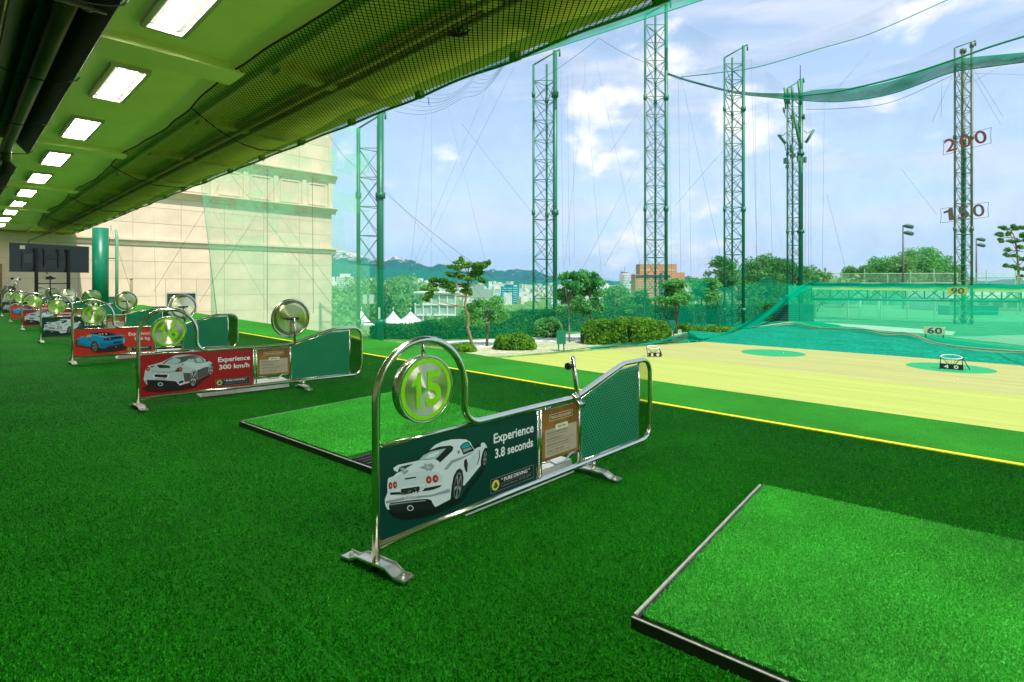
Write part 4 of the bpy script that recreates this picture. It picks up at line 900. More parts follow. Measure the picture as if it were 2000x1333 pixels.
t = thing('camera_tripod', 'small black video camera on a tripod in front of the television stand', 'camera', (p.x, p.y, 0))
link('camera_body', MB().box((-.05, -.12, 1.34), (.05, .08, 1.44)).box((-.03, .08, 1.36), (.03, .15, 1.41)).cyl((0, 1.45), .03, -.04, .04, 'x', 10).mesh('camera_body', black_metal), t)
link('tripod_column', MB().tube([(0, 0, .7), (0, 0, 1.34)], .018, 8).mesh('tripod_column', black_metal), t)
for k in range(3):
    a = k*2.09+.4; link('leg', MB().tube([(0, 0, .95), (.38*math.cos(a), .38*math.sin(a), 0)], .013, 6).mesh('leg', black_metal), t)
p = at(14, 560, 23)
t = thing('golf_bag', 'black and white golf bag full of clubs at the far left of the bays', 'golf bag', (p.x, p.y, 0), R_(20))
bagw = mat('bag_white', (.55, .53, .5), .5); bagb = mat('bag_black', (.02, .02, .02), .5)
link('bag_body', MB().tube([(0, -.30, .1), (0, -.12, .55), (0, .12, 1.05)], [.17, .18, .20], 14).mesh('bag_body', bagb), t)
link('bag_pocket', MB().tube([(.14, -.22, .25), (.16, -.06, .65), (.16, .02, .8)], [.09, .12, .09], 10).mesh('bag_pocket', bagw), t)
for k in range(7):
    a = k*.9; s = Vector((.10*math.cos(a), .12+.1*math.sin(a), 1.0)); e = s + Vector((.05*math.cos(a), .13, .32+.04*(k % 3)))
    c = link('golf_club', MB().tube([s, e], .009, 6).mesh('golf_club', steel), t)
    link('club_head', MB().tube([e-Vector((0, .02, 0)), e+Vector((.0, .05, .02)), e+Vector((0, .09, -.01))], [.03, .045, .02], 8).mesh('club_head', bagb if k % 2 else bagw), c)
colm = mat('green_column_paint', (.0, .17, .09), .35, noise_amt=.1)
t = thing('steel_column', 'thick glossy green steel column standing before the stone wall', 'column', (-33.8, 5.25, -.3))
link('shaft', MB().cyl((0, 0), .34, 0, 4.28, n=32).mesh('shaft', colm), t)
link('downpipe', MB().tube([(.3, .62, 0), (.3, .62, 3.9), (.1, .62, 4.2)], .07, 12).mesh('downpipe', mat('downpipe_paint', (.16, .36, .22), .5)), t)
link('pipe_bracket', MB().box((.0, .30, 2.75), (.3, .62, 2.79)).mesh('pipe_bracket', colm), t)

# ================================================================ lattice towers
tg_ = mat('tower_green', (.006, .17, .085), .4, noise_amt=.15, nscale=1.5); tg2 = mat('tower_brown_green', (.10, .15, .07), .45, noise_amt=.25, nscale=2)
brace_c = {}
def tower(px_l, px_m, px_r, t, ytop, ybase, sec, legr, label, m, mid_r=None, slant=.9, name='lattice_tower'):
    o = at((px_l+px_r)/2, HOR, t); zb = CAM_H-(ybase-HOR)/F_PX*t - 1.0; zt = CAM_H+(HOR-ytop)/F_PX*t
    T_ = thing(name, label, 'tower', (o.x, o.y, zb), YAW, 'lattice towers holding the range nets')
    pc = (px_l+px_r)/2; sc_ = t/F_PX; H_ = zt-zb
    off = math.atan2((pc-1000), F_PX)
    Lg = [Vector(((px_l-pc)*sc_, 0, 0)), Vector(((px_r-pc)*sc_, 0, 0)), Vector(((px_m-pc)*sc_*1.0, (px_r-px_l)*sc_*.75, 0))]
    Lg[2].x += Lg[2].y*math.tan(off)           # stands behind, seen through the same gap
    Lg[2].x = max(-1.0, min(Lg[2].x, 2.0))
    rr = [legr[0], legr[1], mid_r or legr[0]]
    for q, (p_, r) in enumerate(zip(Lg, rr)):
        r *= .88
        h = H_ - (slant if q == 0 else (slant*.5 if q == 2 else 0))
        lo = link('leg', MB().tube([p_, p_+Vector((0, 0, h))], r, 10).mesh('leg', m), T_)
        z = 2.0
        while z < h:
            link('flange', MB().cyl((p_.x, p_.y), r*1.55, z-.16, z+.16, n=10).mesh('flange', m), lo); z += 7.6
    n = int((H_-1.2)/sec); br = .020 if t < 40 else .024
    for a in range(3):
        A, B = Lg[a], Lg[(a+1) % 3]
        d1 = MB().bar(A, B+Vector((0, 0, sec)), br, 5).mesh('brace', m); d2 = MB().bar(B, A+Vector((0, 0, sec)), br, 5).mesh('brace', m); hz = MB().bar(A, B, br*1.15, 5).mesh('strut', m)
        for k in range(n):
            z = .2 + k*sec
            link('strut', hz, T_, (0, 0, z))
            link('brace', d1, T_, (0, 0, z))
            if a == 0 or k % 2: link('brace', d2, T_, (0, 0, z+.001))
        link('strut', hz, T_, (0, 0, .2+n*sec))
    tp_ = MB().bar(Lg[0]+Vector((0, 0, H_-slant)), Lg[1]+Vector((.3, 0, H_+.1)), .05, 6, 0).mesh('top_beam', m); link('top_beam', tp_, T_)
    link('pulley', MB().cyl((Lg[1].x+.3, H_-.25), .14, -.06, .06, 'y', 14).mesh('pulley', m) if False else MB().tube([(Lg[1].x+.3, 0, H_+.05), (Lg[1].x+.3, 0, H_-.35)], .06, 8).mesh('pulley', m), T_)
    return T_, H_, Lg
T1, H1, L1 = tower(700, 740, 743, 32.6, 222, 662, 1.75, (.13, .22), 'green lattice tower nearest the stone building, with one very thick leg', tg_)
T2, H2, L2 = tower(1042, 1068, 1084, 35, 100, 676, 1.28, (.085, .17), 'green lattice tower second from the stone building, rising out of clipped bushes', tg_)
T3, H3, L3 = tower(1260, 1280, 1301, 37, 5, 655, 1.22, (.085, .13), 'tall green lattice tower in front of the brown hotel block', tg_)
T4, H4, L4 = tower(1415, 1430, 1452, 41, 90, 632, 1.2, (.08, .13), 'green lattice tower between the hotel and the antenna tower', tg_)
T5, H5, L5 = tower(1538, 1548, 1564, 53, 155, 625, 1.35, (.10, .24), 'green lattice tower crowded with mobile phone antennas', tg_)
T6, H6, L6 = tower(1865, 1881, 1898, 45, 82, 650, 1.28, (.09, .11), 'brownish green lattice tower carrying the 200 and 150 distance numbers', tg2, .17, .5)
fl = link('floodlight', MB().box((-.35, -.2, 3.1), (-.12, -.05, 3.65)).box((.05, -.2, 3.1), (.30, -.05, 3.65)).mesh('floodlight', mat('pale_floodlight', (.6, .66, .62), .4)), T1)
link('tower_label', MB().box((L1[1].x-.06, L1[1].y-.29, 2.2), (L1[1].x+.06, L1[1].y-.265, 2.9)).mesh('tower_label', mat('pale_label', (.65, .7, .5), .5)), T1)
for (y0, y1) in ((120, 270), (270, 430), (430, 620)):
    pass
# cable duct wrapped along the middle leg of tower six
b = MB(); pts = []
for k in range(40): pts.append((L6[2].x+.03*math.sin(k*1.7), L6[2].y-.12+.03*math.cos(k*2.3), 1.0+k*(H6-8)/40))
b.tube(pts, .13, 8); link('cable_wrap', b.mesh('cable_wrap', mat('green_wrap', (.0, .17, .07), .6, noise_amt=.4, nscale=4)), T6)
# antennas on tower five (thing's own parts)
s5 = 53/F_PX
def ax(px): return (px-1551)*s5
def az(py): return CAM_H+(HOR-py)*s5 - T5.location.z
antm = mat('antenna_green', (.06, .22, .10), .5)
link('lightning_rod', MB().tube([(ax(1563), 0, az(160)), (ax(1563), 0, az(128))], .035, 6).mesh('lightning_rod', black_metal), T5)
for (x0, y0, x1, y1, r) in ((1529, 174, 1533, 205, .10), (1532, 177, 1532, 215, .07), (1537, 177, 1538, 205, .13), (1556, 160, 1562, 205, .12), (1527, 212, 1530, 222, .09), (1586, 256, 1572, 280, .13), (1518, 266, 1532, 282, .13), (1547, 225, 1562, 290, .15), (1543, 170, 1546, 200, .10), (1567, 225, 1568, 235, .1)):
    link('antenna', MB().tube([(ax(x0), -.3, az(y0)), (ax(x1), -.2, az(y1))], r, 8).mesh('antenna', antm), T5)
for pts in (((1529, 218), (1532, 228), (1537, 233), (1545, 233)), ((1516, 265), (1528, 266), (1535, 258), (1540, 258)), ((1568, 256), (1574, 262), (1586, 256)), ((1530, 282), (1533, 295), (1538, 298)), ((1568, 278), (1571, 276)), ((1533, 215), (1528, 190))):
    link('antenna_bracket', MB().tube([(ax(x), -.2, az(y)) for x, y in pts], .035, 6).mesh('antenna_bracket', antm), T5)
for (x0, y0, x1, y1) in ((1529, 310, 1535, 321), (1533, 324, 1538, 330), (1555, 306, 1560, 316), (1568, 308, 1572, 319), (1542, 302, 1550, 309), (1543, 226, 1548, 232), (1541, 285, 1545, 300), (1557, 240, 1561, 250)):
    link('radio_unit', MB().box((ax(x0), -.35, az(y1)), (ax(x1), -.1, az(y0))).mesh('radio_unit', antm), T5)

# ================================================================ barrier nets
upper_m = net_mat('barrier_netting', (.10, .14, .14), .055, var=.9); low_m = net_mat('lower_netting', (.0, .50, .24), .24, var=.2); low_m2 = net_mat('lower_netting_dense', (.0, .50, .26), .34, var=.18); pale_m = net_mat('pale_green_netting', (.20, .80, .42), .36, var=.25)
band_m = net_mat('folded_netting', (.0, .26, .14), .86, var=.12); band_l = net_mat('folded_netting_pale', (.0, .42, .27), .72, var=.2); teal_m = net_mat('teal_netting', (.0, .62, .30), .40, var=.16)
dark_wire = mat('dark_wire', (.03, .05, .045), .6); grey_wire = mat('grey_wire', (.12, .15, .16), .6)
bn = thing('side_barrier_net', 'huge nearly transparent golf net hung between the lattice towers on the left side', 'net', (0, 0, 0))
def px_line(pts, n=8, z=None):
    o = []
    for a, c in zip(pts[:-1], pts[1:]):
        for k in range(n): o.append(tuple(a[i]+(c[i]-a[i])*k/n for i in range(len(a))))
    o.append(pts[-1]); return o
# (px, depth, top y, low-net top y, bottom y)
sec_ = [(395, 22.5, 300, 470, 640), (560, 27, 200, 500, 660), (722, 32.0, 222, 520, 680), (1064, 34.4, 100, 548, 692), (1281, 36.4, 20, 550, 668), (1434, 40.4, 92, 552, 655), (1553, 52.2, 180, 552, 628)]
L_ = px_line(sec_, 10)
rows = [[at(p[0], p[2]+(p[3]-p[2])*f + 14*math.sin(p[0]*.03)*math.sin(math.pi*f), p[1]) for p in L_] for f in np.linspace(0, 1, 9)]
link('net_sheet', sheet('net_sheet', rows, upper_m), bn)
rows = [[at(p[0], p[3]+(p[4]-p[3])*f + (6*math.sin(p[0]*.02) if f == 0 else 0), p[1]) for p in L_ if 722 <= p[0] <= 1282] for f in np.linspace(0, 1, 5)]
link('net_sheet', sheet('net_sheet', rows, low_m), bn)
rows = [[at(p[0], p[3]+(p[4]-p[3])*f + (9*math.sin(p[0]*.045)-4*math.sin(p[0]*.11) if f == 0 else 0), p[1]) for p in L_ if p[0] >= 1280] for f in np.linspace(0, 1, 5)]
link('net_sheet', sheet('net_sheet', rows, low_m2), bn)
rows = [[at(p[0] + (0 if f < 0 else 0), 250+(650-250)*f, p[1]) for p in L_ if p[0] <= 722] for f in np.linspace(0, 1, 6)]
for i, r_ in enumerate(rows):      # slanted free edge in front of the stone building
    f = i/5; r_[0] = at(380+48*f, 250+400*f, 22.5)
link('net_sheet', sheet('net_sheet', rows, pale_m), bn)
link('border_rope', MB().tube([at(380+48*f, 250+400*f, 22.5) for f in (0, .5, 1)], .012, 4).mesh('border_rope', mat('green_cord', (.05, .4, .25), .6)), bn)
def wire(parent, pts, r, m, sag=0.0, n=10, name='hanging_cable'):
    P = []
    for a, c in zip(pts[:-1], pts[1:]):
        A, B = at(*a), at(*c)
        for k in range(n if sag else 1):
            f = k/n; q = A.lerp(B, f); q.z -= sag*math.sin(math.pi*f); P.append(q)
    P.append(at(*pts[-1])); link(name, MB().tube(P, r, 4).mesh(name, m), parent)
vw = [(843, 205, 842, 650), (750, 240, 752, 650), (833, 215, 800, 540), (1095, 130, 1100, 520), (1108, 150, 1112, 520), (1118, 140, 1122, 500), (960, 150, 790, 560), (1005, 130, 905, 330), (905, 330, 780, 600), (1140, 110, 1175, 540),
      (690, 300, 960, 600), (870, 190, 960, 560), (1305, 120, 1312, 560), (1325, 160, 1330, 560), (1345, 240, 1350, 560), (1467, 110, 1480, 560), (1475, 180, 1478, 560), (1500, 200, 1510, 560), (1145, 120, 1100, 540), (1165, 120, 1260, 560),
      (1330, 150, 1420, 560), (1460, 240, 1320, 400), (1320, 400, 1220, 560), (900, 240, 1050, 430), (1180, 520, 1260, 380), (1260, 200, 1190, 300), (1255, 300, 1130, 540)]
for x0, y0, x1, y1 in vw:
    tt = 33 if x0 < 1100 else (36 if x0 < 1300 else 42)
    wire(bn, [(x0, y0, tt), (x1, y1, tt)], .006 if tt < 40 else .008, grey_wire)
for x0, y0, x1, y1, m_ in ((440, 345, 300, 570, 1), (400, 385, 525, 600, 0), (215, 440, 258, 575, 1), (218, 440, 196, 585, 1), (522, 325, 522, 632, 2), (450, 340, 652, 600, 1), (610, 345, 612, 612, 2), (480, 335, 662, 575, 0), (300, 420, 305, 600, 0), (560, 330, 390, 590, 1)):
    wire(bn, [(x0, y0, 22.5), (x1, y1, 22.5)], .006 if m_ < 2 else .009, (mat('brown_wire', (.20, .12, .07), .6), mat('green_cord', (.05, .4, .25), .6), dark_wire)[(1, 0, 2)[m_]])
wire(bn, [(640, 260, 31), (700, 330, 31.5), (960, 540, 33), (1040, 600, 34)], .010, dark_wire, .25)
# drooping folds of net above the field
for k in range(6):
    wire(bn, [(770+14*k, 214+(5-k)*.6-6*k, 31), (905+6*k, 190-10*k, 31), (985, 128-2*k, 31)], .006+.002*(k % 3 == 0), dark_wire, .55)
wire(bn, [(838, 205, 31), (836, 190, 31)], .03, dark_wire)
wire(bn, [(1042, 165, 34), (1170, 75, 35), (1258, 122, 36), (1330, 157, 37)], .012, dark_wire, .1)
# rolled net from tower two over tower three and up
rows = []
for f in np.linspace(0, 1, 6):
    rows.append([at(px, (133 - (px-960)*.313 - (px-960)**2*.00002) - (4+(px-960)*.078)*f, 31.5+(px-960)*.009 + .5*math.sin(math.pi*f)) for px in np.linspace(930, 1470, 30)])
link('rolled_net', sheet('rolled_net', rows, band_l), bn)
link('roll_rope', MB().tube(rows[0], .035, 5).mesh('roll_rope', mat('green_cord_dark', (.0, .2, .11), .6)), bn)
# back net with the heavy folded green band
kn = thing('back_barrier_net', 'gathered dark green net band sagging across the sky between the far towers', 'net', (0, 0, 0))
def curve(pts, n=60):
    xs_ = [p[0] for p in pts]; X = np.linspace(xs_[0], xs_[-1], n); o = []
    ys = [p[1] for p in pts]
    m_ = [0]*len(pts)
    for i in range(len(pts)):
        a = max(i-1, 0); c = min(i+1, len(pts)-1); m_[i] = (ys[c]-ys[a])/(xs_[c]-xs_[a])
    for x in X:
        i = max(0, min(len(pts)-2, int(np.searchsorted(xs_, x)-1))); h = xs_[i+1]-xs_[i]; u = (x-xs_[i])/h
        y = (2*u**3-3*u**2+1)*ys[i]+(u**3-2*u**2+u)*h*m_[i]+(-2*u**3+3*u**2)*ys[i+1]+(u**3-u**2)*h*m_[i+1]
        o.append((x, y))
    return o
top = curve([(1304, 142), (1345, 156), (1440, 178), (1560, 182), (1590, 176), (1700, 168), (1800, 140), (1860, 118), (1930, 109), (2080, 96)])
bot = curve([(1304, 145), (1345, 159), (1440, 183), (1500, 190), (1560, 196), (1640, 199), (1740, 184), (1860, 142), (1930, 131), (2080, 112)])
def dep(px): return 38 + (px-1304)*(51-38)/(1560-1304) if px < 1560 else 51 - (px-1560)*(51-44)/(1882-1560)
rows = [[at(a[0], a[1]+(c[1]-a[1])*f, dep(a[0])+.6*math.sin(math.pi*f)+.2*math.sin(a[0]*.1+f*9)) for a, c in zip(top, bot)] for f in np.linspace(0, 1, 7)]
link('folded_band', sheet('folded_band', rows, band_m), kn)
link('band_rope', MB().tube(rows[-1], .05, 5).mesh('band_rope', mat('band_rope_green', (.0, .13, .07), .6)), kn)
c2 = curve([(1560, 188), (1640, 178), (1760, 150), (1860, 118), (1940, 90), (2080, 48)])
link('top_rope', MB().tube([at(x, y, dep(x)-1) for x, y in c2], .08, 6).mesh('top_rope', mat('band_rope_bright', (.0, .22, .10), .6)), kn)
c3 = curve([(1330, 151), (1400, 143), (1480, 131), (1600, 96), (1700, 66), (1860, -4)])
link('top_rope', MB().tube([at(x, y, 39) for x, y in c3], .035, 5).mesh('top_rope', mat('band_rope_bright', (.0, .2, .09), .6)), kn)
roofnet = net_mat('roof_netting', (.20, .24, .30), .10, var=.9)
rows = [[at(x, y-(6+ (x-1330)*.10)*f, 39+3*f) for x, y in c3] for f in (0, .3, .6, 1)]
link('roof_sheet', sheet('roof_sheet', rows, roofnet), kn)
rows = [[at(x, y-(8+(x-1560)*.10)*f, dep(x)-1+3*f) for x, y in c2] for f in (0, .3, .6, 1)]
link('roof_sheet', sheet('roof_sheet', rows, roofnet), kn)
c4 = curve([(1575, 214), (1650, 212), (1740, 200), (1860, 148)])
link('edge_rope', MB().tube([at(x, y, 50) for x, y in c4], .022, 4).mesh('edge_rope', dark_wire), kn)
for (x0, y0, x1, y1) in ((1882, 143, 2010, 147), (1898, 130, 1960, 230), (1895, 140, 1955, 245), (1860, 150, 1820, 240), (1840, 150, 1838, 230), (1575, 200, 1572, 560), (1580, 200, 1579, 560), (1584, 200, 1584, 560), (1610, 200, 1606, 540), (1700, 100, 1620, 190), (1900, 160, 2010, 100), (1615, 380, 1660, 560), (1760, 330, 1830, 420)):
    wire(kn, [(x0, y0, 46), (x1, y1, 46)], .009, grey_wire)
rows = [[at(px, y0+(555-y0)*f, 51.5-(px-1560)*(51.5-46.5)/400) for px, y0 in ((1560, 196), (1640, 200), (1740, 185), (1860, 142), (2080, 112))] for f in np.linspace(0, 1, 5)]
link('net_sheet', sheet('net_sheet', rows, upper_m), kn)
# low teal net under the truss
rows = []
rpt = [(1540, 631, 41.6), (1600, 640, 39.6), (1700, 645, 35.6), (1770, 651, 32.8), (1860, 673, 29.2), (1960, 684, 25.6), (2080, 692, 21.6)]
for f in np.linspace(0, 1, 7): rows.append([at(px, 558, 44.6).lerp(at(px, yb, t_), f) - Vector((0, 0, .25*math.sin(math.pi*f))) for px, yb, t_ in rpt])
link('low_net', sheet('low_net', rows, teal_m), kn)
# draped band falling from the truss end to the field corner, running on along the field edge
ct = curve([(985, 698), (1080, 688), (1200, 672), (1290, 664), (1345, 650), (1372, 662), (1420, 648), (1500, 604), (1560, 560), (1600, 545)], 90)
cb = curve([(985, 703), (1080, 694), (1200, 684), (1290, 675), (1345, 669), (1375, 670), (1425, 658), (1500, 622), (1560, 574), (1600, 556)], 90)
def dp(px): return 25.6 + max(0, px-985)*(32.2-25.6)/390 if px < 1375 else 32.2+(px-1375)*(50-32.2)/225
dr = thing('draped_net', 'dark green net draped from the truss end down to the field corner', 'net', (0, 0, 0))
rows = [[at(a[0], a[1]+(c[1]-a[1])*f, dp(a[0])+.25*math.sin(f*7+a[0]*.05)) for a, c in zip(ct, cb)] for f in np.linspace(0, 1, 7)]
link('netting', sheet('netting', rows, net_mat('draped_netting', (.0, .30, .17), .88, var=.1)), dr)
# beige roped net edge behind the dark ground
rp = curve([(1462, 640), (1500, 636), (1553, 630), (1600, 640), (1690, 643), (1730, 650), (1772, 650), (1820, 667), (1880, 678), (2080, 692)], 70)
beige = net_mat('beige_netting', (.62, .58, .30), .62, var=.3)
rn = thing('roped_net_edge', 'pale beige roped edge of the ground net hanging in shallow swags', 'net', (0, 0, 0))
def dr_(px): return (45 - max(0, px-1553)*(45-26.5)/450)*(.92-.06*min(1, max(0, px-1650)/200))
rows = [[at(x, y+(2.0+3.2*abs(math.sin((x-1500)*.018)))*f, dr_(x)) for x, y in rp] for f in (0, .5, 1)]
link('netting', sheet('netting', rows, beige), rn)
link('edge_rope', MB().tube(rows[0], .03, 5).mesh('edge_rope', mat('beige_rope', (.55, .5, .28), .7)), rn)

# ================================================================ truss beam with the yellow stripe
trm = mat('truss_green', (.0, .09, .05), .45, noise_amt=.1); ystripe = mat('yellow_tarp', (.42, .44, .05), .6, noise_amt=.12, nscale=.5)
ta, tb = at(1585, 556, 47), at(2110, 561, 45.4); 
tr_t = thing('truss_beam', 'long green truss beam with a yellow stripe crossing behind the field', 'truss', (ta.x, ta.y, ta.z))
D_ = tb-ta; Ln = D_.length; U = D_.normalized(); dn = Vector((0, 0, -1))
hh = 1.25
link('chord', MB().tube([Vector((0, 0, 0)), D_], .13, 8).mesh('chord', trm), tr_t); link('chord', MB().tube([dn*hh, D_+dn*hh], .11, 8).mesh('chord', trm), tr_t)
n = 14
for k in range(n):
    a = U*(Ln*k/n); c = U*(Ln*(k+1)/n)
    link('brace', MB().bar(a, c+dn*hh, .05, 5).mesh('brace', trm), tr_t); link('brace', MB().bar(a+dn*hh, c, .05, 5).mesh('brace', trm), tr_t)
    link('post', MB().bar(a, a+dn*hh, .06, 6).mesh('post', trm), tr_t)
side = Vector((U.y, -U.x, 0)).normalized()
if side.dot(-Vector((ta.x, ta.y, 0))) < 0: side = -side
yb = MB(); P0 = side*.2
yb.poly([P0+dn*.22, P0+dn*.42, P0+U*(Ln*.78)+dn*.50, P0+U*(Ln*.78)+dn*.16]); yb.poly([p+side*.02 for p in (P0+dn*.22, P0+U*(Ln*.78)+dn*.16, P0+U*(Ln*.78)+dn*.50, P0+dn*.42)][::1])
link('yellow_stripe', yb.mesh('yellow_stripe', ystripe), tr_t)
rows = [[P0*1.2 + U*(Ln*i/40) + dn*(-.18+.36*f+.04*math.sin(i*.9)) + side*.1*math.sin(math.pi*f) for i in range(41)] for f in np.linspace(0, 1, 4)]
link('net_roll', sheet('net_roll', rows, net_mat('truss_netting', (.0, .26, .15), .9, var=.1)), tr_t)

# ================================================================ distance signs
board = mat('sign_board', (.62, .66, .38), .6, noise_amt=.05); board2 = mat('sign_board_yellow', (.60, .52, .06), .6); numg = mat('sign_number_green', (.01, .12, .09), .5); num_brown = mat('sign_number_brown', (.16, .09, .06), .5); num_red = mat('sign_number_red', (.30, .05, .02), .5)
def facing(o, tilt=0.0, roll=0.0):
    v = Vector((-o.location.x, -o.location.y, 0)); o.rotation_euler = (0, 0, math.atan2(v.y, v.x)+tilt)
def board_sign(px, py, t, w_, h_, txt, m, label, legs):
    o = thing('distance_sign', label, 'sign', at(px, py, t)); facing(o)
    k = link('board', MB().box((-.03, -w_/2, -h_/2), (.03, w_/2, h_/2)).mesh('board', m), o)
    me = T(txt, h_*1.15, numg, .02); ys = [v.co.y for v in me.vertices]
    letters(me, k, .034, -w_*.34, -(max(ys)+min(ys))/2, w_*.68, name='number')
    if legs:
        for s in (-1, 1): link('leg', MB().box((-.03, s*w_*.4-.03, -h_/2-legs), (.03, s*w_*.4+.03, -h_/2)).mesh('leg', trm), o)
board_sign(1825, 646, 31.2, .99, .42, '60', board, 'pale board with the number 60 standing in front of the low net', .25)
board_sign(1870, 568.5, 41.5, 1.15, .52, '90', board2, 'yellow board with the number 90 hung on the truss', 0)
def hung_number(px, py, t, txt, m, size, width, label, roll):
    o = thing('distance_number', label, 'sign', at(px, py, t)); facing(o); o.rotation_euler = (R_(0), 0, o.rotation_euler.z)
    W_ = width/2; n = len(txt)
    for k, ch in enumerate(txt):
        y = (k-(n-1)/2)*width/n*.94; w_g = size*(.5 if ch == '1' else .55)
        glyph(ch, size*.78, w_g, m, o, 0, y-w_g/2, y*roll-size*.39, 'number', math.atan(roll))
    h2 = size*.45
    wr = MB()
    for s in (-1, 1): wr.tube([(0, -W_, s*h2-W_*roll), (0, W_, s*h2+W_*roll)], .015, 4)
    for s in (-1, 1): wr.tube([(0, s*W_, -h2+s*W_*roll), (0, s*(W_-.05), s*W_*roll), (0, s*W_, h2+s*W_*roll)], .015, 4)
    link('wire_frame', wr.mesh('wire_frame', dark_wire), o)
hung_number(1888, 277, 44.0, '200', num_red, 1.35, 3.0, 'reddish number 200 hung on wires across the brownish tower', .17)
hung_number(1883, 416, 44.0, '150', num_brown, 1.30, 3.0, 'brown number 150 hung on wires below the 200', .09)
# chipping baskets
def basket(px, py, txt, label, s=1.0, rz=0.0):
    g = ground(px, py, GZ); t = thing('target_basket', label, 'target', (g.x, g.y, GZ+.014)); facing(t, rz)
    k = link('number_board', MB().box((.20, -.36*s, .02), (.23, .36*s, .24*s)).mesh('number_board', black_p), t)
    me = T(txt[0]+'  '+txt[1], .2*s, white_p, .03); letters(me, k, .234, -.24*s, .06*s, .48*s, name='number')
    R = .36*s
    link('hoop', MB().tube([(R*.55*math.cos(a)-.02, R*math.sin(a), (.52+.07*math.cos(a+math.pi))*s) for a in np.linspace(0, 2*math.pi, 25)[:-1]], .018, 8, closed=True).mesh('hoop', mat('white_hoop', (.75, .75, .75), .4)), t)
    link('leg', MB().tube([(-.1, R, .58*s), (.2, R+.02, .0)], .016, 6).mesh('leg', black_metal), t); link('leg', MB().tube([(-.1, -R, .58*s), (.2, -R-.02, .0)], .016, 6).mesh('leg', black_metal), t)
    link('back_leg', MB().tube([(-.12, R*.9, .6*s), (-.25, R*1.7, 0)], .016, 6).mesh('leg', black_metal), t)
    nb = MB()
    for a in np.linspace(0, 2*math.pi, 13)[:-1]: nb.tube([(R*.55*math.cos(a)-.02, R*math.sin(a), .5*s), (R*.2*math.cos(a), R*.35*math.sin(a), .2*s)], .006, 4)
    link('basket_net', nb.mesh('basket_net', mat('basket_green', (.02, .2, .06), .6)), t)
basket(1276, 697, '30', 'chipping basket with a black 30 board on the field', .82, .3)
basket(1858, 722, '40', 'chipping basket with a black 40 board on the green circle', .92)

# ================================================================ vegetation
lm = dict(hedge=leaf_mat('hedge_leaf', (.015, .15, .02), (.11, .36, .03), .9), bush=leaf_mat('bush_leaf', (.03, .18, .01), (.20, .44, .03), 1.4), tree=leaf_mat('tree_leaf', (.05, .30, .06), (.22, .58, .15)), light=leaf_mat('light_leaf', (.08, .28, .07), (.25, .52, .15)),
          pine=leaf_mat('pine_needle', (.04, .22, .04), (.20, .44, .07)), wood=leaf_mat('woods_leaf', (.09, .30, .09), (.34, .60, .24), .25), dark=leaf_mat('dark_leaf', (.035, .27, .07), (.15, .50, .14)))
bark = mat('bark', (.14, .11, .075), .85, noise_amt=.35, nscale=5, bump=.4, bscale=20); bark_g = mat('bark_grey', (.25, .22, .17), .85, noise_amt=.3, nscale=6); bark_r = mat('bark_red', (.22, .16, .09), .85, noise_amt=.3, nscale=6)
def leaf_quads(P, size, flat_=0.0):
    n = len(P); a = rng.normal(size=(n, 3)); 
    if flat_: a[:, 2] *= (1-flat_)
    a /= np.linalg.norm(a, axis=1)[:, None]; c = rng.normal(size=(n, 3)); b_ = np.cross(a, c); b_ /= np.linalg.norm(b_, axis=1)[:, None]
    s = size*(.6+.8*rng.random(n))[:, None]
    return np.stack([P-a*s, P+b_*s*.55, P+a*s, P-b_*s*.55], 1)
def crown_pts(lobes, n):
    vol = np.array([l[1][0]*l[1][1]*l[1][2] for l in lobes])**(2/3); cnt = (n*vol/vol.sum()).astype(int)+3; out = []
    for (c, r), k in zip(lobes, cnt):
        d = rng.normal(size=(k, 3)); d /= np.linalg.norm(d, axis=1)[:, None]; rad = rng.random(k)**.45
        out.append(np.array(c)+d*rad[:, None]*np.array(r)*(1+.18*rng.normal(size=(k, 1))*.6))
    return np.concatenate(out)
def tree(px, pyb, t, height, width, label, kind='tree', lobes=16, n=5000, leaf=.14, trunk=.12, z=None, bm_=None, stems=1, low=.35, cat='tree', group=None, seed=0, flatten=1.0, name='tree'):
    rs = np.random.default_rng(seed+int(px)); base = at(px, pyb, t)
    if z is not None: base.z = z
    T_ = thing(name, label, cat, base, 0, group); lob = []
    for k in range(int(lobes*1.7)):
        a = rs.random()*6.28; rr = math.sqrt(rs.random())*width*.41; hz = height*(low+(1-low)*(.12+.76*rs.random()))
        taper = 1-.55*max(0, (hz/height-.55))/.45
        r = width*(.08+.11*rs.random()); lob.append(((rr*math.cos(a)*taper, rr*math.sin(a)*taper, hz), (r, r, r*.72*flatten)))
    cr = link('crown', tri_mesh('crown', leaf_quads(crown_pts(lob, n), leaf), lm[kind], 4), T_)
    for s in range(stems):
        b_ = MB(); o = (rs.random()-.5)*width*.12*(stems > 1); lean = (rs.random()-.5)*width*.15
        pth = [Vector((o, 0, -.2)), Vector((o+lean*.4, 0, height*low*.5)), Vector((o*1.6+lean, 0, height*low)), Vector((o+lean*1.1, 0, height*.8))]
        b_.tube(pth, [trunk, trunk*.8, trunk*.62, trunk*.2], 8)
        for (c, r) in lob[s::stems][:9]:
            st = pth[2].lerp(pth[3], rs.random()*.6) if rs.random() > .3 else pth[2]
            b_.tube([st, st.lerp(Vector(c), .5)+Vector((0, 0, -.1*height*.1)), Vector(c)], [trunk*.4, trunk*.25, trunk*.08], 5)
        link('trunk', b_.mesh('trunk', bm_ or bark), T_)
    return T_
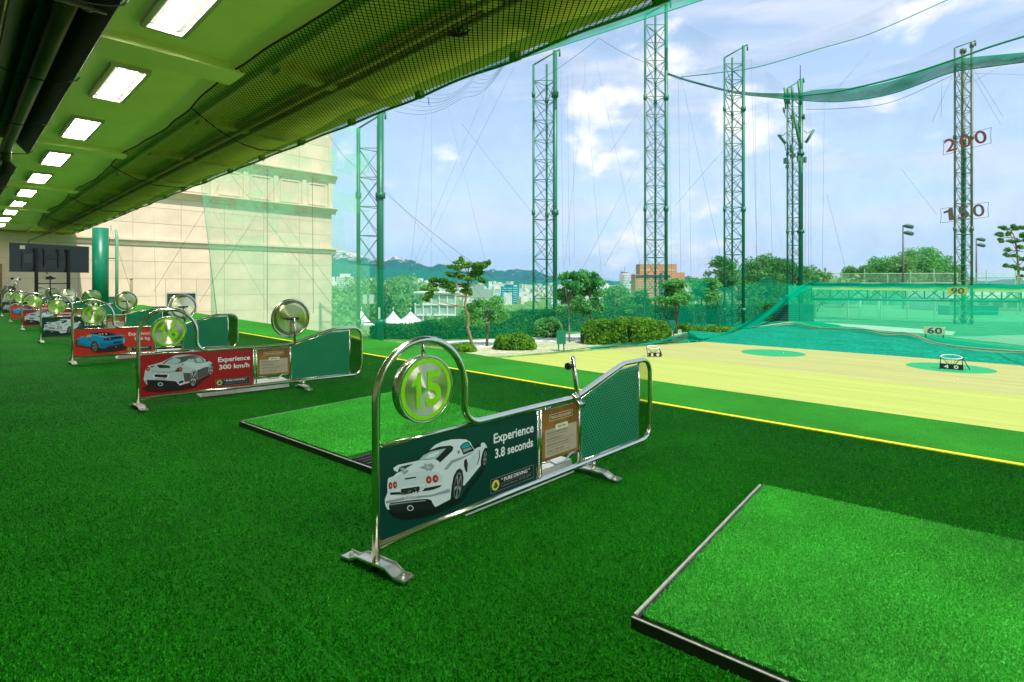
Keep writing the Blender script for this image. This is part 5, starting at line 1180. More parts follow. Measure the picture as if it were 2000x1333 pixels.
def pine(px, pyb, t, pads, trunk_pts, label, tr=.10, n=420, leaf=.075, z=None):
    """pads: (px, py, half-width px, half-height px); trunk_pts: photo points of the stem"""
    base = at(px, pyb, t); T_ = thing('pine_tree', label, 'tree', base); s = t/F_PX; pts = []; U_ = Vector((RX, RY, 0)); V_ = Vector((FX, FY, 0))
    sub_ = [(x+random.uniform(-.55, .55)*hw, y+random.uniform(-.9, .9)*hh_, hw*random.uniform(.38, .62), hh_*random.uniform(.6, .95)) for (x, y, hw, hh_) in pads for _ in range(3)]
    for (x, y, hw, hh_) in sub_:
        c = at(x, y, t)-base + V_*random.uniform(-.6, .6)*hw*s; k = int(n*.5*max(.5, hw/9)); d = rng.normal(size=(k, 3)); d /= np.linalg.norm(d, axis=1)[:, None]; d *= rng.random((k, 1))**.5
        q = np.array(c)[None] + d[:, :1]*hw*s*np.array(U_)[None] + d[:, 1:2]*hw*s*.8*np.array(V_)[None] + d[:, 2:]*np.array([[0, 0, hh_*s]]) + np.array([[0, 0, 1]])*(.06*np.sin(q0) if (q0 := rng.random()*6) else 0)
        pts.append(q)
    link('crown', tri_mesh('crown', leaf_quads(np.concatenate(pts), leaf, 0), lm['pine'], 4), T_)
    b_ = MB(); tp_ = [at(x, y, t)-base for x, y in trunk_pts]; b_.tube(tp_, [tr*(1-.75*i/(len(tp_)-1)) for i in range(len(tp_))], 8)
    for (x, y, hw, hh_) in pads:
        c = at(x, y+hh_*.5, t)-base; near = min(tp_, key=lambda q: abs((q-c).z+.35)+.2*(q-c).length)
        b_.tube([near, near.lerp(c, .55)+Vector((0, 0, -.08)), c], [tr*.35, tr*.22, tr*.08], 5)
    link('trunk', b_.mesh('trunk', bark_r), T_)
def hedge(pts, h, wd, label, kind='hedge', n=9000, leaf=.085, name='hedge', z0=GZ, top_noise=.06, round_=False):
    """pts: (px, depth) along the hedge"""
    P = [flat(x, t, z0) for x, t in pts]; o = thing(name, label, 'hedge' if name == 'hedge' else 'bush', P[0]); L = [(b_-a).length for a, b_ in zip(P[:-1], P[1:])]; tot = sum(L); out = []
    core = MB()
    hs = h if isinstance(h, tuple) else (h,)*len(P)
    for (a, b_), l_, h0_, h1_ in zip(zip(P[:-1], P[1:]), L, hs[:-1], hs[1:]):
        k = int(n*l_/tot); d = (b_-a).normalized(); nn = Vector((d.y, -d.x, 0)); u = rng.random(k)*l_; face = rng.random(k); q = np.zeros((k, 3))
        hh_ = h0_+(h1_-h0_)*u/l_
        v = rng.random(k); side_ = face < .55; w_ = np.where(side_, (np.where(rng.random(k) < .85, 1, -1))*wd/2, (v-.5)*wd); z = np.where(side_, v*hh_, hh_)
        jit = rng.normal(size=(k, 3))*leaf*.7
        q = np.array(a-P[0])[None]+u[:, None]*np.array(d)[None]+w_[:, None]*np.array(nn)[None]; q[:, 2] += z + top_noise*np.sin(u*2.1)*(z > hh_*.8)
        if name == 'bush':      # rounded ends and shoulders
            s0 = sum(L[:len(out)]); sp_ = np.abs(2*(s0+u)/tot-1); e_ = 1-.42*sp_**5; q[:, 2] *= e_; lat = np.array(nn)[None]*(w_*(e_*(1-.18*(z/hh_)**2)-1))[:, None]; q += lat; jit *= 1.5
        out.append(q+jit)
        A = a-P[0]; B = b_-P[0]; e = nn*(wd/2-leaf*.5)*(.72 if name == 'bush' else 1); rb = .55 if name == 'bush' else 1.0; ia = rb if a is P[0] else 1; ib = rb if b_ is P[-1] else 1; za = Vector((0, 0, (h0_-leaf)*ia*(.9 if name == 'bush' else 1))); zb_ = Vector((0, 0, (h1_-leaf)*ib*(.9 if name == 'bush' else 1)))
        i = core.verts([A-e, A+e, B+e, B-e, A-e+za, A+e+za, B+e+zb_, B-e+zb_])
        for f in ((0, 3, 2, 1), (4, 5, 6, 7), (0, 1, 5, 4), (1, 2, 6, 5), (2, 3, 7, 6), (3, 0, 4, 7)): core.face([i+k_ for k_ in f])
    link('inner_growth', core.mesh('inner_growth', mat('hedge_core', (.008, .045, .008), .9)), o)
    link('foliage', tri_mesh('foliage', leaf_quads(np.concatenate(out), leaf), lm[kind], 4), o)
def bush(px, pyb, wpx, hpx, label, kind='bush', n=2600, leaf=.07, depthf=.8):
    t = (CAM_H-GZ)*F_PX/(pyb-HOR); s = t/F_PX; c = at(px, pyb, t+wpx*s*.3); c.z = GZ; o = thing('bush', label, 'bush', c, YAW)
    a, h = wpx*s/2, hpx*s; d = rng.normal(size=(n, 3)); d[:, 2] = np.abs(d[:, 2]); d /= np.linalg.norm(d, axis=1)[:, None]; rr = .90+.14*rng.random((n, 1))
    sq = np.sign(d)*np.abs(d)**.75; q = sq*rr*np.array([[a, a*depthf, h*.95]]); q[:, 2] += .05*np.sin(q[:, 0]*5)
    core = MB(); k = 20
    for j in range(5):
        ph = j/5*math.pi/2; core.verts([(math.cos(2*math.pi*i/k)*a*.86*math.cos(ph)**.6, math.sin(2*math.pi*i/k)*a*depthf*.86*math.cos(ph)**.6, h*.86*math.sin(ph)) for i in range(k)])
    tip = core.verts([(0, 0, h*.87)])
    for j in range(4):
        for i in range(k): core.face((j*k+i, j*k+(i+1) % k, (j+1)*k+(i+1) % k, (j+1)*k+i))
    for i in range(k): core.face((4*k+i, 4*k+(i+1) % k, tip))
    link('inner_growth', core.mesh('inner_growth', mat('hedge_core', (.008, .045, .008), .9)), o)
    link('foliage', tri_mesh('foliage', leaf_quads(q, leaf), lm[kind], 4), o)
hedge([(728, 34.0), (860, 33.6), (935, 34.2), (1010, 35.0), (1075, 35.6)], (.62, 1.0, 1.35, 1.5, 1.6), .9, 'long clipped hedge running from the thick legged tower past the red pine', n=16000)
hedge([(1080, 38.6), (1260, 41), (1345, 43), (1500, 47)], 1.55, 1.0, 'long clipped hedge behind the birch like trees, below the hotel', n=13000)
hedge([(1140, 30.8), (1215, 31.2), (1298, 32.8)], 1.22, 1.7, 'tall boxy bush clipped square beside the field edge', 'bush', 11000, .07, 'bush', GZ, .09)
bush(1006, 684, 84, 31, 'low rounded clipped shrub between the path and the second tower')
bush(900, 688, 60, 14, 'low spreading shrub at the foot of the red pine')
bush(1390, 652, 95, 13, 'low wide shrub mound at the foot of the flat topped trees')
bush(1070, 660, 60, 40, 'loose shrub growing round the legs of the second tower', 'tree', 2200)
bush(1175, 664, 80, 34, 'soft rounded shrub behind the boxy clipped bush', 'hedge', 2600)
tree(1335, 660, 34, .9, 1.2, 'small leafy plant beside the big clipped bush', 'bush', 7, 900, .07, .03, GZ, name='small_plant', cat='plant')
pads = [(905, 515, 22, 4), (885, 522, 18, 4), (925, 522, 26, 5), (945, 520, 14, 5), (952, 516, 6, 6), (893, 540, 16, 6), (878, 538, 10, 4), (917, 545, 22, 5), (930, 534, 24, 4), (942, 546, 10, 5), (852, 554, 20, 6), (870, 560, 22, 6), (838, 566, 18, 5), (843, 580, 14, 5), (880, 572, 14, 4), (905, 570, 10, 5), (921, 572, 10, 6), (900, 508, 8, 4), (862, 548, 12, 4), (833, 588, 9, 3), (902, 556, 14, 4)]
pine(921, 681, 28.6, pads, [(923, 683), (919, 660), (913, 640), (915, 620), (908, 600), (910, 580), (913, 560), (915, 535), (914, 520), (903, 509)], 'crooked red pine with flat needle pads behind the arch of divider 15', .09)
tree(950, 676, 29.6, 2.75, 3.0, 'small spreading tree with a dark forked trunk right of the red pine', 'tree', 18, 4200, .07, .08, GZ, low=.38, flatten=.7)
tree(1112, 668, 31.5, 4.3, 1.9, 'slender tree with a pale grey trunk just right of the second tower', 'dark', 18, 4200, .085, .06, GZ, bark_g, low=.35, seed=3)
tree(1148, 664, 32, 4.4, 2.3, 'slender grey trunked tree, the right one of the pair by the second tower', 'dark', 22, 5200, .085, .055, GZ, bark_g, 2, low=.3, seed=5)
tree(1320, 652, 36.8, 3.7, 3.3, 'flat topped tree with several thin trunks in front of the hotel', 'tree', 22, 5200, .085, .06, GZ, None, 3, .5, flatten=.6, seed=2)
tree(1372, 642, 40, 4.0, 3.6, 'layered garden tree left of the fourth tower', 'tree', 24, 6000, .09, .06, GZ, None, 2, .5, flatten=.6, seed=4)
tree(1405, 634, 43, 5.6, 3.8, 'taller open tree reaching above the fourth tower base', 'tree', 22, 4200, .10, .07, GZ, None, 2, .45, seed=6)
tree(1250, 645, 39, 2.9, 2.2, 'low tree just behind the clipped hedge left of the hotel', 'tree', 14, 2600, .08, .05, GZ, None, 2, .4, flatten=.6)
tree(1500, 625, 56, 6.6, 6.5, 'broad bushy tree left of the antenna tower', 'tree', 34, 9000, .13, .12, GZ, None, 2, .12, seed=3)
tree(1545, 622, 60, 6.4, 5.5, 'dense dark tree behind the antenna tower', 'dark', 34, 8000, .13, .12, GZ, None, 1, .08, seed=8)
tree(1475, 628, 62, 5.6, 4.5, 'pale green tree behind the broad bushy one', 'light', 22, 5000, .13, .1, GZ, None, 1, .1, seed=9)
tree(1595, 618, 66, 5.4, 4.2, 'green tree right behind the truss end', 'light', 22, 5000, .13, .1, GZ, None, 1, .1, seed=11)
tree(1205, 600, 60, 4.6, 4.2, 'light green tree behind the hedge below the white city block', 'light', 22, 4200, .12, .08, -3.6, None, 2, .3, seed=1)
tree(1250, 600, 62, 4.2, 3.6, 'light green bushy tree just left of the hotel', 'light', 20, 3600, .12, .08, -3.6, None, 2, .3, seed=2)
for i, (x, t, h, w_, k, l_) in enumerate([(1672, 92, 5.4, 5.5, 'light', 'small light tree at the left of the court tree row'), (1728, 90, 7.2, 8.5, 'tree', 'wide dark tree left of the tall floodlight pole'), (1768, 84, 6.8, 6.0, 'light', 'pale green rounded tree right behind the tall floodlight pole'),
        (1802, 92, 8.6, 8.5, 'tree', 'highest broad tree between the floodlight pole and the numbered tower'), (1842, 94, 7.4, 6.5, 'tree', 'dark tree partly behind the numbered tower'), (1700, 96, 4.9, 5, 'tree', 'low tree between the small light tree and the wide dark one')]):
    tree(x, 590, t, h+1.2, w_, l_, k, 30, 6500, .17, .15, GZ, None, 2, .2, seed=i+20, group='trees behind the sports court')
pads = [(1963, 446, 13, 3), (1980, 442, 10, 3), (1993, 447, 11, 4), (1948, 459, 12, 3), (1970, 457, 12, 4), (1990, 462, 13, 4), (1957, 471, 9, 3), (2003, 470, 12, 4), (1978, 474, 12, 4), (1968, 486, 10, 3), (1994, 484, 12, 4), (2010, 490, 12, 4), (1975, 500, 11, 3), (1962, 497, 6, 2), (2001, 505, 11, 4), (1964, 519, 8, 3), (1982, 524, 12, 4), (2004, 528, 12, 4), (1994, 542, 9, 3), (2012, 550, 10, 5)]
pine(1990, 600, 66, pads, [(1992, 640), (1990, 560), (1989, 520), (1986, 490), (1982, 465), (1975, 450)], 'tall layered pine at the right edge beyond the court', .17, 330, .14)
# woods on the slope below the stone building
lob = []; rs = np.random.default_rng(4)
for k in range(70):
    px = rs.uniform(600, 830); t = rs.uniform(56 if px < 690 else 76, 90); z = terrain_z(px, t); c = flat(px, t, z + rs.uniform(.8, 2.2+(t-48)*.09)); r = rs.uniform(.8, 1.7); lob.append((tuple(c), (r, r, r*.8)))
for k in range(230):
    px = rs.uniform(560, 835); t = rs.uniform(86, 170); z = terrain_z(px, t); c = flat(px, t, z + (.6 if px < 700 else 1.6) + rs.uniform(1.0, 5.6)*1.0); r = rs.uniform(1.6, 3.2)*(1 if px < 800 else .7); lob.append((tuple(c), (r, r, r*.8)))
tag(link('hillside_woods', tri_mesh('hillside_woods', leaf_quads(crown_pts(lob, 80000), .32), lm['wood'], 4)), 'dense light green woods on the slope below the stone building', 'woods', None, 'stuff')
lob = []
for k in range(190):
    px = rs.uniform(835, 1700); t = rs.uniform(70, 170); z = terrain_z(px, t); c = flat(px, t, z + (.4 if px < 1320 else 2.0) + rs.uniform(.3, 2.0)*(.7 if px < 1320 else 1)); r = rs.uniform(1.5, 2.8); lob.append((tuple(c), (r, r, r*.8)))
tag(link('valley_woods', tri_mesh('valley_woods', leaf_quads(crown_pts(lob, 26000), .36), lm['wood'], 4)), 'lower tree tops filling the valley behind the clipped hedges', 'woods', None, 'stuff')

# a few stray golf balls
ball = MB()
for k in range(7):
    ph0, ph1 = math.pi*k/7-math.pi/2, math.pi*(k+1)/7-math.pi/2
    i = ball.verts([(.0215*math.cos(p_)*math.cos(a), .0215*math.cos(p_)*math.sin(a), .0215*math.sin(p_)) for p_ in (ph0, ph1) for a in np.linspace(0, 2*math.pi, 13)[:-1]])
    for q in range(12): ball.face((i+q, i+(q+1) % 12, i+12+(q+1) % 12, i+12+q), 0, True)
ball = ball.mesh('golf_ball', mat('ball_white', (.8, .8, .78), .35))
for x, y, z, lb in ((1010, 673, GZ+.03, 'white golf ball at the far left corner of the field'), (1530, 690, GZ+.04, 'white golf ball near the empty green circle'),
                    (1345, 668, GZ+.04, 'white golf ball by the draped net at the field corner'), (1362, 667, GZ+.04, 'white golf ball at the very tip of the field corner'), (1712, 694, GZ+.04, 'white golf ball at the far edge of the field'), (1870, 742, GZ+.04, 'white golf ball in front of the 40 basket')):
    g = ground(x, y, z); tag(link('golf_ball', ball, None, (g.x, g.y, z)), lb, 'golf ball', 'stray golf balls')

# ================================================================ light poles, court fence, goals, stand
pole_m = mat('pole_grey_brown', (.12, .10, .08), .5); lampg = mat('floodlight_housing', (.05, .12, .09), .5)
def light_pole(px, t, ytop, ybase, label):
    b_ = at(px, ybase, t); h = (ybase-ytop)/F_PX*t; o = thing('light_pole', label, 'light pole', b_, YAW, 'floodlight poles of the court')
    link('pole', MB().tube([(0, 0, 0), (0, 0, h)], [.14, .09], 10).mesh('pole', pole_m), o)
    for z in (h-.25, h-1.15):
        link('floodlight', MB().tube([(.0, 0, z+.15), (.55, -.1, z+.12), (1.15, -.15, z-.05)], [.12, .30, .26], 10).mesh('floodlight', lampg), o)
light_pole(1764, 72, 440, 620, 'tall floodlight pole with two lamp heads above the court trees')
light_pole(1907, 86, 466, 610, 'floodlight pole with two lamp heads right of the numbered tower')
fence_m = mat('fence_pale_green', (.38, .62, .34), .5); mesh_m = net_mat('fence_mesh', (.45, .75, .45), .22, var=.3)
def fence(pts, ytop_h, label, step=2.0, zb=GZ, m=fence_m, mm=mesh_m):
    P = [flat(x, t, zb) for x, t in pts]; o = thing('court_fence', label, 'fence', P[0])
    for a, c in zip(P[:-1], P[1:]):
        L = (c-a).length; n = max(1, int(L/step)); d = (c-a)/n
        for k in range(n):
            q = a-P[0]+d*k; hh_ = ytop_h*(1.0+.06*((k*7) % 3)); link('post', MB().box((q.x-.06, q.y-.06, 0), (q.x+.06, q.y+.06, hh_)).mesh('post', m), o)
        for z in (ytop_h*.98, ytop_h*.5): link('rail', MB().bar(a-P[0]+Vector((0, 0, z)), c-P[0]+Vector((0, 0, z)), .035, 5).mesh('rail', m), o)
        link('mesh_panel', sheet('mesh_panel', [[a-P[0], c-P[0]], [a-P[0]+Vector((0, 0, ytop_h)), c-P[0]+Vector((0, 0, ytop_h))]], mm), o)
fence([(1592, 54), (1720, 53), (1880, 51.5)], 3.5, 'pale green court fence right behind the low teal net', 2.1)
fence([(1600, 78), (1870, 76), (2100, 74)], 4.9, 'pale green fence at the far side of the court', 3.0)
fence([(1902, 60), (2080, 56)], 4.1, 'court fence right of the numbered tower with tall posts', 3.2)
wm = mat('goal_white', (.82, .82, .82), .4)
g_ = flat(1702, 57, GZ); o = thing('goal', 'white football goal frame standing on the court', 'goal', g_, YAW)
link('goal_frame', MB().tube([(-1.3, 0, 0), (-1.1, 0, 1.75), (.75, 0, 1.75), (.75, 0, 0)], .08, 8).mesh('goal_frame', wm), o)
0 and link('goal_side', MB().tube([(-.1, 0, 1.75), (-.25, 1.1, .0), (.75, .0, 1.75)], .035, 6).mesh('goal_side', wm), o)
def court_box(px0, px1, t, z0, z1, dpt, name, label, cat, m, rows_=0, rowm=None):
    c = flat((px0+px1)/2, t, z0); w_ = (px1-px0)*t/F_PX; o = thing(name, label, cat, c, YAW)
    link('body', MB().box((-w_/2, 0, 0), (w_/2, dpt, z1-z0)).mesh('body', m), o)
    for k in range(rows_):
        link('seat_row', MB().box((-w_/2+.1, -.06, .3+k*.42), (w_/2-.1, -.002, .5+k*.42)).mesh('seat_row', rowm), o)
    return o
teal_w = mat('court_wall_green', (.0, .26, .14), .7, noise_amt=.1); pale_w = mat('pale_wall', (.55, .66, .55), .7, noise_amt=.1, nscale=2); roof_w = mat('white_roof', (.72, .74, .70), .5)
court_box(1600, 1880, 88, GZ, .3, 1.0, 'court_wall', 'long green wall behind the court', 'wall', teal_w)
court_box(1855, 1950, 58, GZ, -1.2, 1.6, 'spectator_bench', 'dark green bench block behind the numbered tower', 'bench', mat('bench_green', (.0, .13, .08), .6), 1, teal_w)
o = court_box(1840, 2110, 68, GZ, -.6, 6, 'clubhouse', 'low clubhouse with a white roof right of the court', 'building', pale_w)
wd = 270*68/F_PX; link('roof', MB().prism([(-wd/2-.3, 1.6), (wd/2, 1.6), (wd/2, 2.0), (-wd/2+.7, 2.75), (-wd/2+.2, 2.75)], -1.2, 6.5, 'y').mesh('roof', roof_w), o)
for k in range(9): link('window', MB().box((-wd/2+1+k*1.8, -.03, .35), (-wd/2+2.2+k*1.8, -.002, 1.3)).mesh('window', mat('clubhouse_glass', (.08, .2, .15), .2)), o)
# equipment and crates at the antenna tower foot
gm = mat('dark_slat_green', (.0, .09, .055), .6)
for i, (x0, x1, lb) in enumerate(((1512, 1560, 'slatted dark green crate stack left of the antenna tower foot'), (1562, 1590, 'slatted dark green crate stack right of the antenna tower foot'))):
    c = flat((x0+x1)/2, 47.5, GZ); w_ = (x1-x0)*47.5/F_PX; o = thing('slatted_crate', lb, 'crate', c, YAW, 'slatted crates below the antenna tower')
    link('back_panel', MB().box((-w_/2, .04, 0), (w_/2, .9, 1.55)).mesh('back_panel', mat('crate_dark', (.0, .04, .025), .8)), o)
    for k in range(8): link('slat', MB().box((-w_/2, -.02, .05+k*.19), (w_/2, .036, .16+k*.19)).mesh('slat', gm), o)
c = flat(1277, 36, GZ); 
for (px, t, lb) in ((1096, 27.4, 'green electrical box on a post at the second tower foot'), (1312, 35.0, 'small green cabinet between the big bush and the field net')):
    o = thing('electrical_box', lb, 'box', flat(px, t, GZ), YAW)
    link('cabinet', MB().box((-.22, -.12, .35), (.22, .12, 1.0)).mesh('cabinet', colm), o); link('cabinet_leg', MB().box((-.16, -.05, 0), (-.1, .05, .35)).box((.1, -.05, 0), (.16, .05, .35)).mesh('cabinet_leg', colm), o)
lp = flat(752, 33.2, GZ); o = thing('garden_post', 'thin dark post with a small hook beside the thick legged tower', 'post', lp)
link('pole', MB().tube([(0, 0, 0), (0, 0, 3.3)], .045, 8).mesh('pole', black_metal), o); link('hook', MB().tube([(0, 0, 3.0), (.12, .12, 3.05)], .025, 6).mesh('hook', black_metal), o)

# ================================================================ tents, glass pavilion, city
tent_m = mat('tent_white', (.66, .66, .70), .6)
def tent(px, t, ybase, w_, h, label):
    b_ = at(px, ybase, t); o = thing('white_tent', label, 'tent', b_, YAW+.4, 'white peaked tents below the slope')
    b = MB(); n = 10; ring_ = []; 
    prof = [(1, 0), (.62, .28), (.34, .55), (.14, .82), (0.03, 1.0)]
    for r, z in prof: ring_.append(b.verts([(sx*w_/2*r, sy*w_/2*r, z*h) for sx, sy in ((-1, -1), (1, -1), (1, 1), (-1, 1))]))
    for a, c in zip(ring_[:-1], ring_[1:]):
        for k in range(4): b.face((a+k, a+(k+1) % 4, c+(k+1) % 4, c+k))
    link('canopy', b.mesh('canopy', tent_m), o)
    link('valance', MB().box((-w_/2, -w_/2, -.35), (w_/2, w_/2, 0)).mesh('valance', tent_m), o)
    for sx in (-1, 1):
        for sy in (-1, 1): link('tent_leg', MB().box((sx*w_/2*.96-.05, sy*w_/2*.96-.05, -2.6), (sx*w_/2*.96+.05, sy*w_/2*.96+.05, -.35)).mesh('tent_leg', alu), o)
    link('finial', MB().bar((0, 0, h*.97), (0, 0, h+.5), .05, 5).mesh('finial', tent_m), o)
tent(706, 66, 640, 3.6, 2.0, 'white peaked tent seen between the legs of the first tower')
tent(768, 68, 638, 3.9, 1.9, 'white peaked tent just right of the thin dark post')
tent(802, 72, 634, 4.2, 1.7, 'white peaked tent left of the glass pavilion')
o = thing('blue_tent', 'small blue and white tent roof among the trees', 'tent', at(786, 620, 92), YAW)
link('canopy', MB().prism([(-1.6, 0), (1.6, 0), (1.2, .8), (-1.2, .8)], -1, 1, 'y').mesh('canopy', mat('blue_fabric', (.0, .25, .6), .5)), o)
# glass pavilion
gp_ = at(850, 635, 78); s = 78/F_PX; o = thing('glass_pavilion', 'white framed three storey glass pavilion behind the tents', 'building', gp_, YAW)
W_ = 78*s; Hh = 62*s; fm_w = mat('pavilion_white', (.80, .84, .80), .45)
link('glass_wall', MB().box((-W_/2, .1, -3), (W_/2, 5, Hh-.1)).mesh('glass_wall', mat('pavilion_glass', (.34, .50, .42), .15, spec=.8, noise_amt=.25, nscale=.7)), o)
for k in range(4): link('floor_slab', MB().box((-W_/2-.1, -.1, Hh*k/3-.22), (W_/2+.1, .098, Hh*k/3)).mesh('floor_slab', fm_w), o)
for k in range(6): link('mullion', MB().box((-W_/2+W_*k/5-.07, -.06, -3), (-W_/2+W_*k/5+.07, .097, Hh-.23)).mesh('mullion', fm_w), o)
link('roof', MB().box((-W_/2-.2, -.3, Hh+.001), (W_/2+.2, 5.2, Hh+.2)).mesh('roof', fm_w), o)

def facade(px0, px1, ytop, ybase, t, label, wallm, glassm, cols, rows_, name='city_building', win=(.6, .5), rz=0.0, depth=None, top=None, group=None, margin=.06):
    c = at((px0+px1)/2, ybase, t); w_ = (px1-px0)*t/F_PX; h = (ybase-ytop)*t/F_PX; o = thing(name, label, 'building', (c.x, c.y, c.z-8), YAW+rz, group); depth = depth or w_*.6
    link('wall', MB().box((-w_/2, 0, 0), (w_/2, depth, h+8)).mesh('wall', wallm), o)
    cw = w_*(1-2*margin)/cols; rh = h*(1-margin)/rows_
    wme = MB().box((0, -.12, 0), (cw*win[0], -.01, rh*win[1])).mesh('window', glassm)
    for r in range(rows_):
        for c_ in range(cols): link('window', wme, o, (-w_/2+w_*margin+cw*(c_+(1-win[0])/2), 0, 8+h*margin*.5+rh*(r+(1-win[1])/2)))
    if top:
        x0, x1, hh_ = top; link('roof_block', MB().box((-w_/2+w_*x0, depth*.2, h+8), (-w_/2+w_*x1, depth*.8, h+8+hh_*t/F_PX)).mesh('roof_block', wallm), o)
    return o, w_, h, depth
cw_ = mat('city_white', (.72, .72, .68), .7); cg = mat('city_grey', (.30, .34, .32), .7); cglass = mat('city_glass', (.06, .20, .22), .2); cblue = mat('city_blue_glass', (.0, .22, .36), .15, noise_amt=.2, nscale=.05); chotel = mat('hotel_brick', (.46, .25, .13), .8, noise_amt=.05); hglass = mat('hotel_glass', (.62, .60, .52), .3); hdark = mat('hotel_dark_glass', (.02, .12, .11), .2); cpale = mat('city_pale', (.60, .66, .62), .7)
facade(657, 686, 541, 566, 420, 'white tower block with square windows on the wooded hill', cw_, cglass, 7, 6, top=(.2, .8, 6))
facade(700, 727, 562, 580, 420, 'grey glass office low among the trees behind the first tower', cg, cglass, 6, 4)
facade(755, 812, 573, 584, 380, 'long low white building above the woods', cw_, cglass, 10, 1, win=(.7, .4))
facade(918, 962, 566, 602, 420, 'grey green office block with many window rows', cg, cpale, 12, 9, win=(.5, .35), top=(.1, .6, 10))
facade(905, 952, 585, 606, 300, 'low white warehouse in front of the grey office block', cw_, cpale, 3, 1, win=(.2, .3))
facade(978, 1014, 560, 602, 460, 'blue glass office tower with a white stair core', cblue, cpale, 3, 9, win=(.8, .25), top=(.2, .7, 4))
facade(984, 1000, 573, 604, 430, 'narrow white slab standing before the blue glass tower', cw_, cpale, 3, 8)
facade(963, 976, 574, 602, 430, 'thin pale block between the grey office and the blue tower', cpale, cg, 4, 8)
facade(1162, 1202, 560, 602, 330, 'white city block with a dark recessed front left of the hotel', cw_, cglass, 5, 6, win=(.45, .55), top=(.1, .7, 5))
facade(1203, 1212, 575, 604, 320, 'narrow grey block beside the cylinder tower', cg, cpale, 2, 8)
facade(1222, 1240, 572, 606, 300, 'grey glass block at the left foot of the hotel', cpale, cglass, 3, 8)
# cylindrical tower
c = at(1220, 604, 360); o = thing('round_tower', 'grey round tower block with horizontal bands left of the hotel', 'building', (c.x, c.y, c.z-8)); r = 9.5*360/F_PX; h = 70*360/F_PX
link('wall', MB().cyl((0, 0), r, 0, h+8, n=24).mesh('wall', cg), o)
for k in range(14): link('floor_band', MB().cyl((0, 0), r+.12, 8+h*.35+k*h*.045, 8+h*.35+k*h*.045+h*.02, n=24).mesh('floor_band', cpale), o)
link('roof', MB().cyl((0, 0), r*.8, h+8, h+9.2, n=20).mesh('roof', cg), o); link('mast', MB().bar((0, 0, h+9), (0, 0, h+13), .2, 5).mesh('mast', cg), o)
# hotel
o, w_, h, dd = facade(1241, 1322, 536, 592, 250, 'broad brown hotel block with a dark window band near its top', chotel, hglass, 22, 12, 'hotel', (.42, .34), 0.0, 9, None)
link('roof_block', MB().box((-w_/2+w_*.12, 1, h+8), (w_/2+.2, dd, h+8+20*250/F_PX)).mesh('roof_block', chotel), o)
link('window_band', MB().box((-w_/2+.4, -.2, h+8-1.6), (w_/2-3.0, -.13, h+8-.4)).mesh('window_band', hdark), o)
link('stair_core', MB().box((w_/2-8.0, -.5, 0), (w_/2-6.8, -.21, h+8.6)).mesh('stair_core', hdark), o)
link('side_wing', MB().box((w_/2, .8, 0), (w_/2+3.9, dd*1.1, h+8.8)).mesh('side_wing', mat('hotel_brick_side', (.50, .24, .12), .8)), o)
for k in range(20): link('roof_window', MB().box((-w_/2+w_*.14+k*w_*.042, .9, h+9.6), (-w_/2+w_*.14+k*w_*.042+.35, .99, h+10.3)).mesh('roof_window', hglass), o)
# scattered far city
b = MB(); rs = np.random.default_rng(12)
for k in range(1500):
    px = rs.uniform(560, 1700); t = rs.uniform(430, 1700); z = terrain_z(px, t) if px < 1500 else terrain_z(1380, t)
    if px > 1500: z = -17
    up = max(0, (t-1200)/500)*14*(1 if px < 860 else .4)
    c = flat(px, t, z+up); s_ = rs.uniform(4, 13)*(t/900); hh_ = rs.uniform(3, 10)*(t/1000+.3)*(1.6 if rs.random() < .06 else 1); a = rs.random()*3; m_ = int(rs.random()*4)
    if px < 870 and t < 750: continue
    ca, sa = math.cos(a), math.sin(a); q = [(c.x+ca*u*s_-sa*v*s_*.6, c.y+sa*u*s_+ca*v*s_*.6) for u, v in ((-.5, -.5), (.5, -.5), (.5, .5), (-.5, .5))]
    b.prism(q, z-6+up, z+up+hh_, 'z', m_)
tag(link('distant_city', b.mesh('distant_city', [cw_, cpale, mat('city_cream', (.68, .62, .52), .7), mat('city_mid', (.45, .47, .45), .7)])), 'far off pale city spread below the mountains', 'city', None, 'stuff')
# ================================================================ mountains
mm = bpy.data.materials.new('mountain_forest'); mm.use_nodes = True; t_ = mm.node_tree; pb = t_.nodes['Principled BSDF']; pb.inputs['Roughness'].default_value = .9; pb.inputs['Specular IOR Level'].default_value = .1
co = t_.nodes.new('ShaderNodeTexCoord'); ge = t_.nodes.new('ShaderNodeNewGeometry'); sp = t_.nodes.new('ShaderNodeSeparateXYZ'); t_.links.new(ge.outputs['Position'], sp.inputs[0])
n1 = t_.nodes.new('ShaderNodeTexNoise'); n1.inputs['Scale'].default_value = .022; n1.inputs['Detail'].default_value = 8; n1.inputs['Roughness'].default_value = .7; t_.links.new(ge.outputs['Position'], n1.inputs[0])
r1 = t_.nodes.new('ShaderNodeMapRange'); r1.inputs[1].default_value = 70; r1.inputs[2].default_value = 185; r1.inputs[3].default_value = -.16; r1.inputs[4].default_value = .13; t_.links.new(sp.outputs[2], r1.inputs[0])
ad = t_.nodes.new('ShaderNodeMath'); ad.operation = 'ADD'; t_.links.new(n1.outputs[0], ad.inputs[0]); t_.links.new(r1.outputs[0], ad.inputs[1])
r2 = t_.nodes.new('ShaderNodeMapRange'); r2.inputs[1].default_value = .50; r2.inputs[2].default_value = .54; t_.links.new(ad.outputs[0], r2.inputs[0])
n2 = t_.nodes.new('ShaderNodeTexNoise'); n2.inputs['Scale'].default_value = .05; n2.inputs['Detail'].default_value = 8; t_.links.new(ge.outputs['Position'], n2.inputs[0])
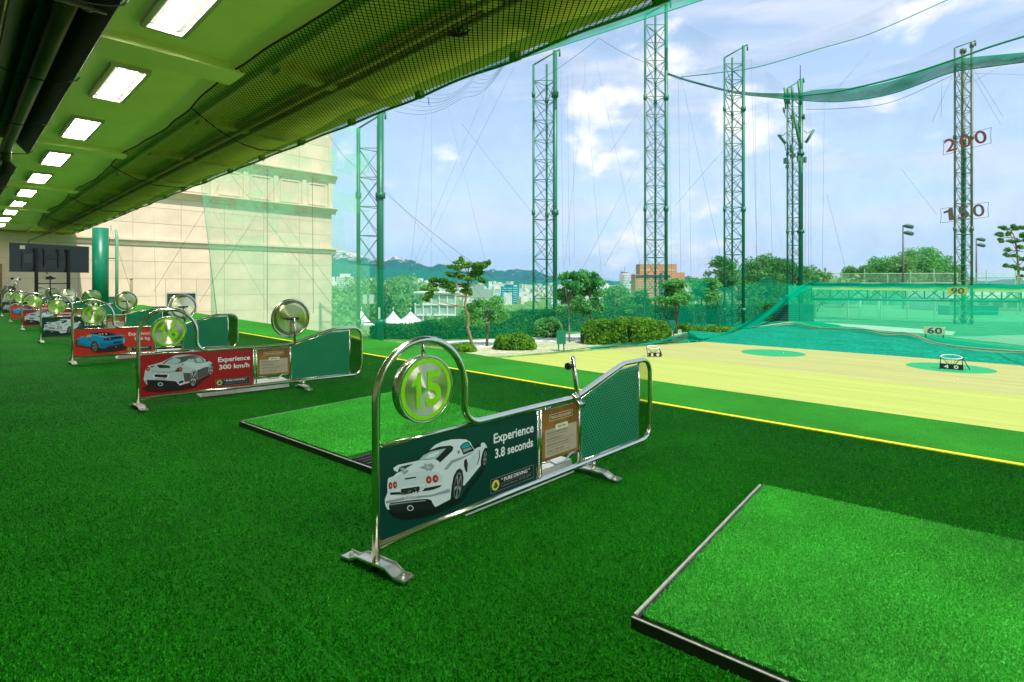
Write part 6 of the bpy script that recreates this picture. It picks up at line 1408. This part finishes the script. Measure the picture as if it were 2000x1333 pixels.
c1 = t_.nodes.new('ShaderNodeMixRGB'); c1.inputs[1].default_value = (.004, .075, .075, 1); c1.inputs[2].default_value = (.02, .14, .11, 1); t_.links.new(n2.outputs[0], c1.inputs[0])  # teal of the hazy air is mixed into the forest colours
c2_ = t_.nodes.new('ShaderNodeMixRGB'); c2_.inputs[2].default_value = (.48, .46, .42, 1); t_.links.new(r2.outputs[0], c2_.inputs[0]); t_.links.new(c1.outputs[0], c2_.inputs[1]); t_.links.new(c2_.outputs[0], pb.inputs['Base Color'])
def mountain(name, prof, t0, t1, amp, label):
    xs_ = np.arange(prof[0][0], prof[-1][0]+1, 3.0); py = np.interp(xs_, [p[0] for p in prof], [p[1] for p in prof]); rows = []
    nr = 26
    for j in range(nr):
        f = j/(nr-1); t = t0+(t1-t0)*f; r = []
        for x, y in zip(xs_, py):
            hgt = (HOR-y)/F_PX*t1; env = f**1.25
            p = at(x, HOR, t); nz = noise.fractal(Vector((p.x*.0042, p.y*.0042, 1)), .9, 2.1, 6)
            z = -22 + (hgt+22+CAM_H)*env + amp*nz*(1-f)**.5*f**.4*1.3 + (amp*.10*noise.fractal(Vector((x*.12, 3, 2)), .8, 2, 3) if f > .8 else 0)
            r.append((p.x, p.y, z))
        rows.append(r)
    r = []
    for x in xs_: p = at(x, HOR, t1*1.15); r.append((p.x, p.y, -30))
    rows.append(r)
    structure(name, sheet(name, rows, mm), label)
near = [(-800, 520), (-300, 505), (200, 512), (420, 498), (540, 506), (600, 500), (645, 497), (655, 491), (666, 488), (672, 490), (682, 493), (690, 494), (702, 497), (720, 506), (740, 507), (760, 506), (772, 501), (782, 505), (800, 508), (812, 511), (830, 521), (840, 522), (850, 520), (860, 517), (876, 522), (900, 529), (930, 534), (980, 546), (1040, 552), (1200, 556)]
far = [(700, 545), (860, 540), (920, 535), (945, 530), (960, 526), (975, 529), (990, 530), (1010, 526), (1030, 529), (1045, 527), (1060, 535), (1090, 545), (1130, 549), (1180, 550), (1230, 549), (1290, 548), (1325, 543), (1345, 540), (1360, 546), (1390, 548), (1420, 541), (1440, 545), (1480, 549), (1530, 550), (1610, 546), (1640, 550), (1800, 552), (2200, 545), (2600, 530)]
mountain('mountains', near, 1700, 2900, 55, 'blue green mountain ridge with pale rocky peaks')
mountain('far_mountains', far, 3100, 4300, 60, 'fainter second ridge of mountains farther away')
# ================================================================ haze
hz = bpy.data.materials.new('haze_air'); hz.use_nodes = True; ht = hz.node_tree; ht.nodes.clear(); ho = ht.nodes.new('ShaderNodeOutputMaterial'); pv = ht.nodes.new('ShaderNodeVolumePrincipled')
pv.inputs['Color'].default_value = (.24, .62, .92, 1); pv.inputs['Density'].default_value = HAZE; pv.inputs['Anisotropy'].default_value = .2; ht.links.new(pv.outputs[0], ho.inputs['Volume'])
if HAZE > 0:
    tag(link('haze', MB().box((-6800, -6800, -60), (6800, 6800, 420)).mesh('haze', hz)), 'thin pale blue air between the range and the mountains', 'haze', None, 'stuff')
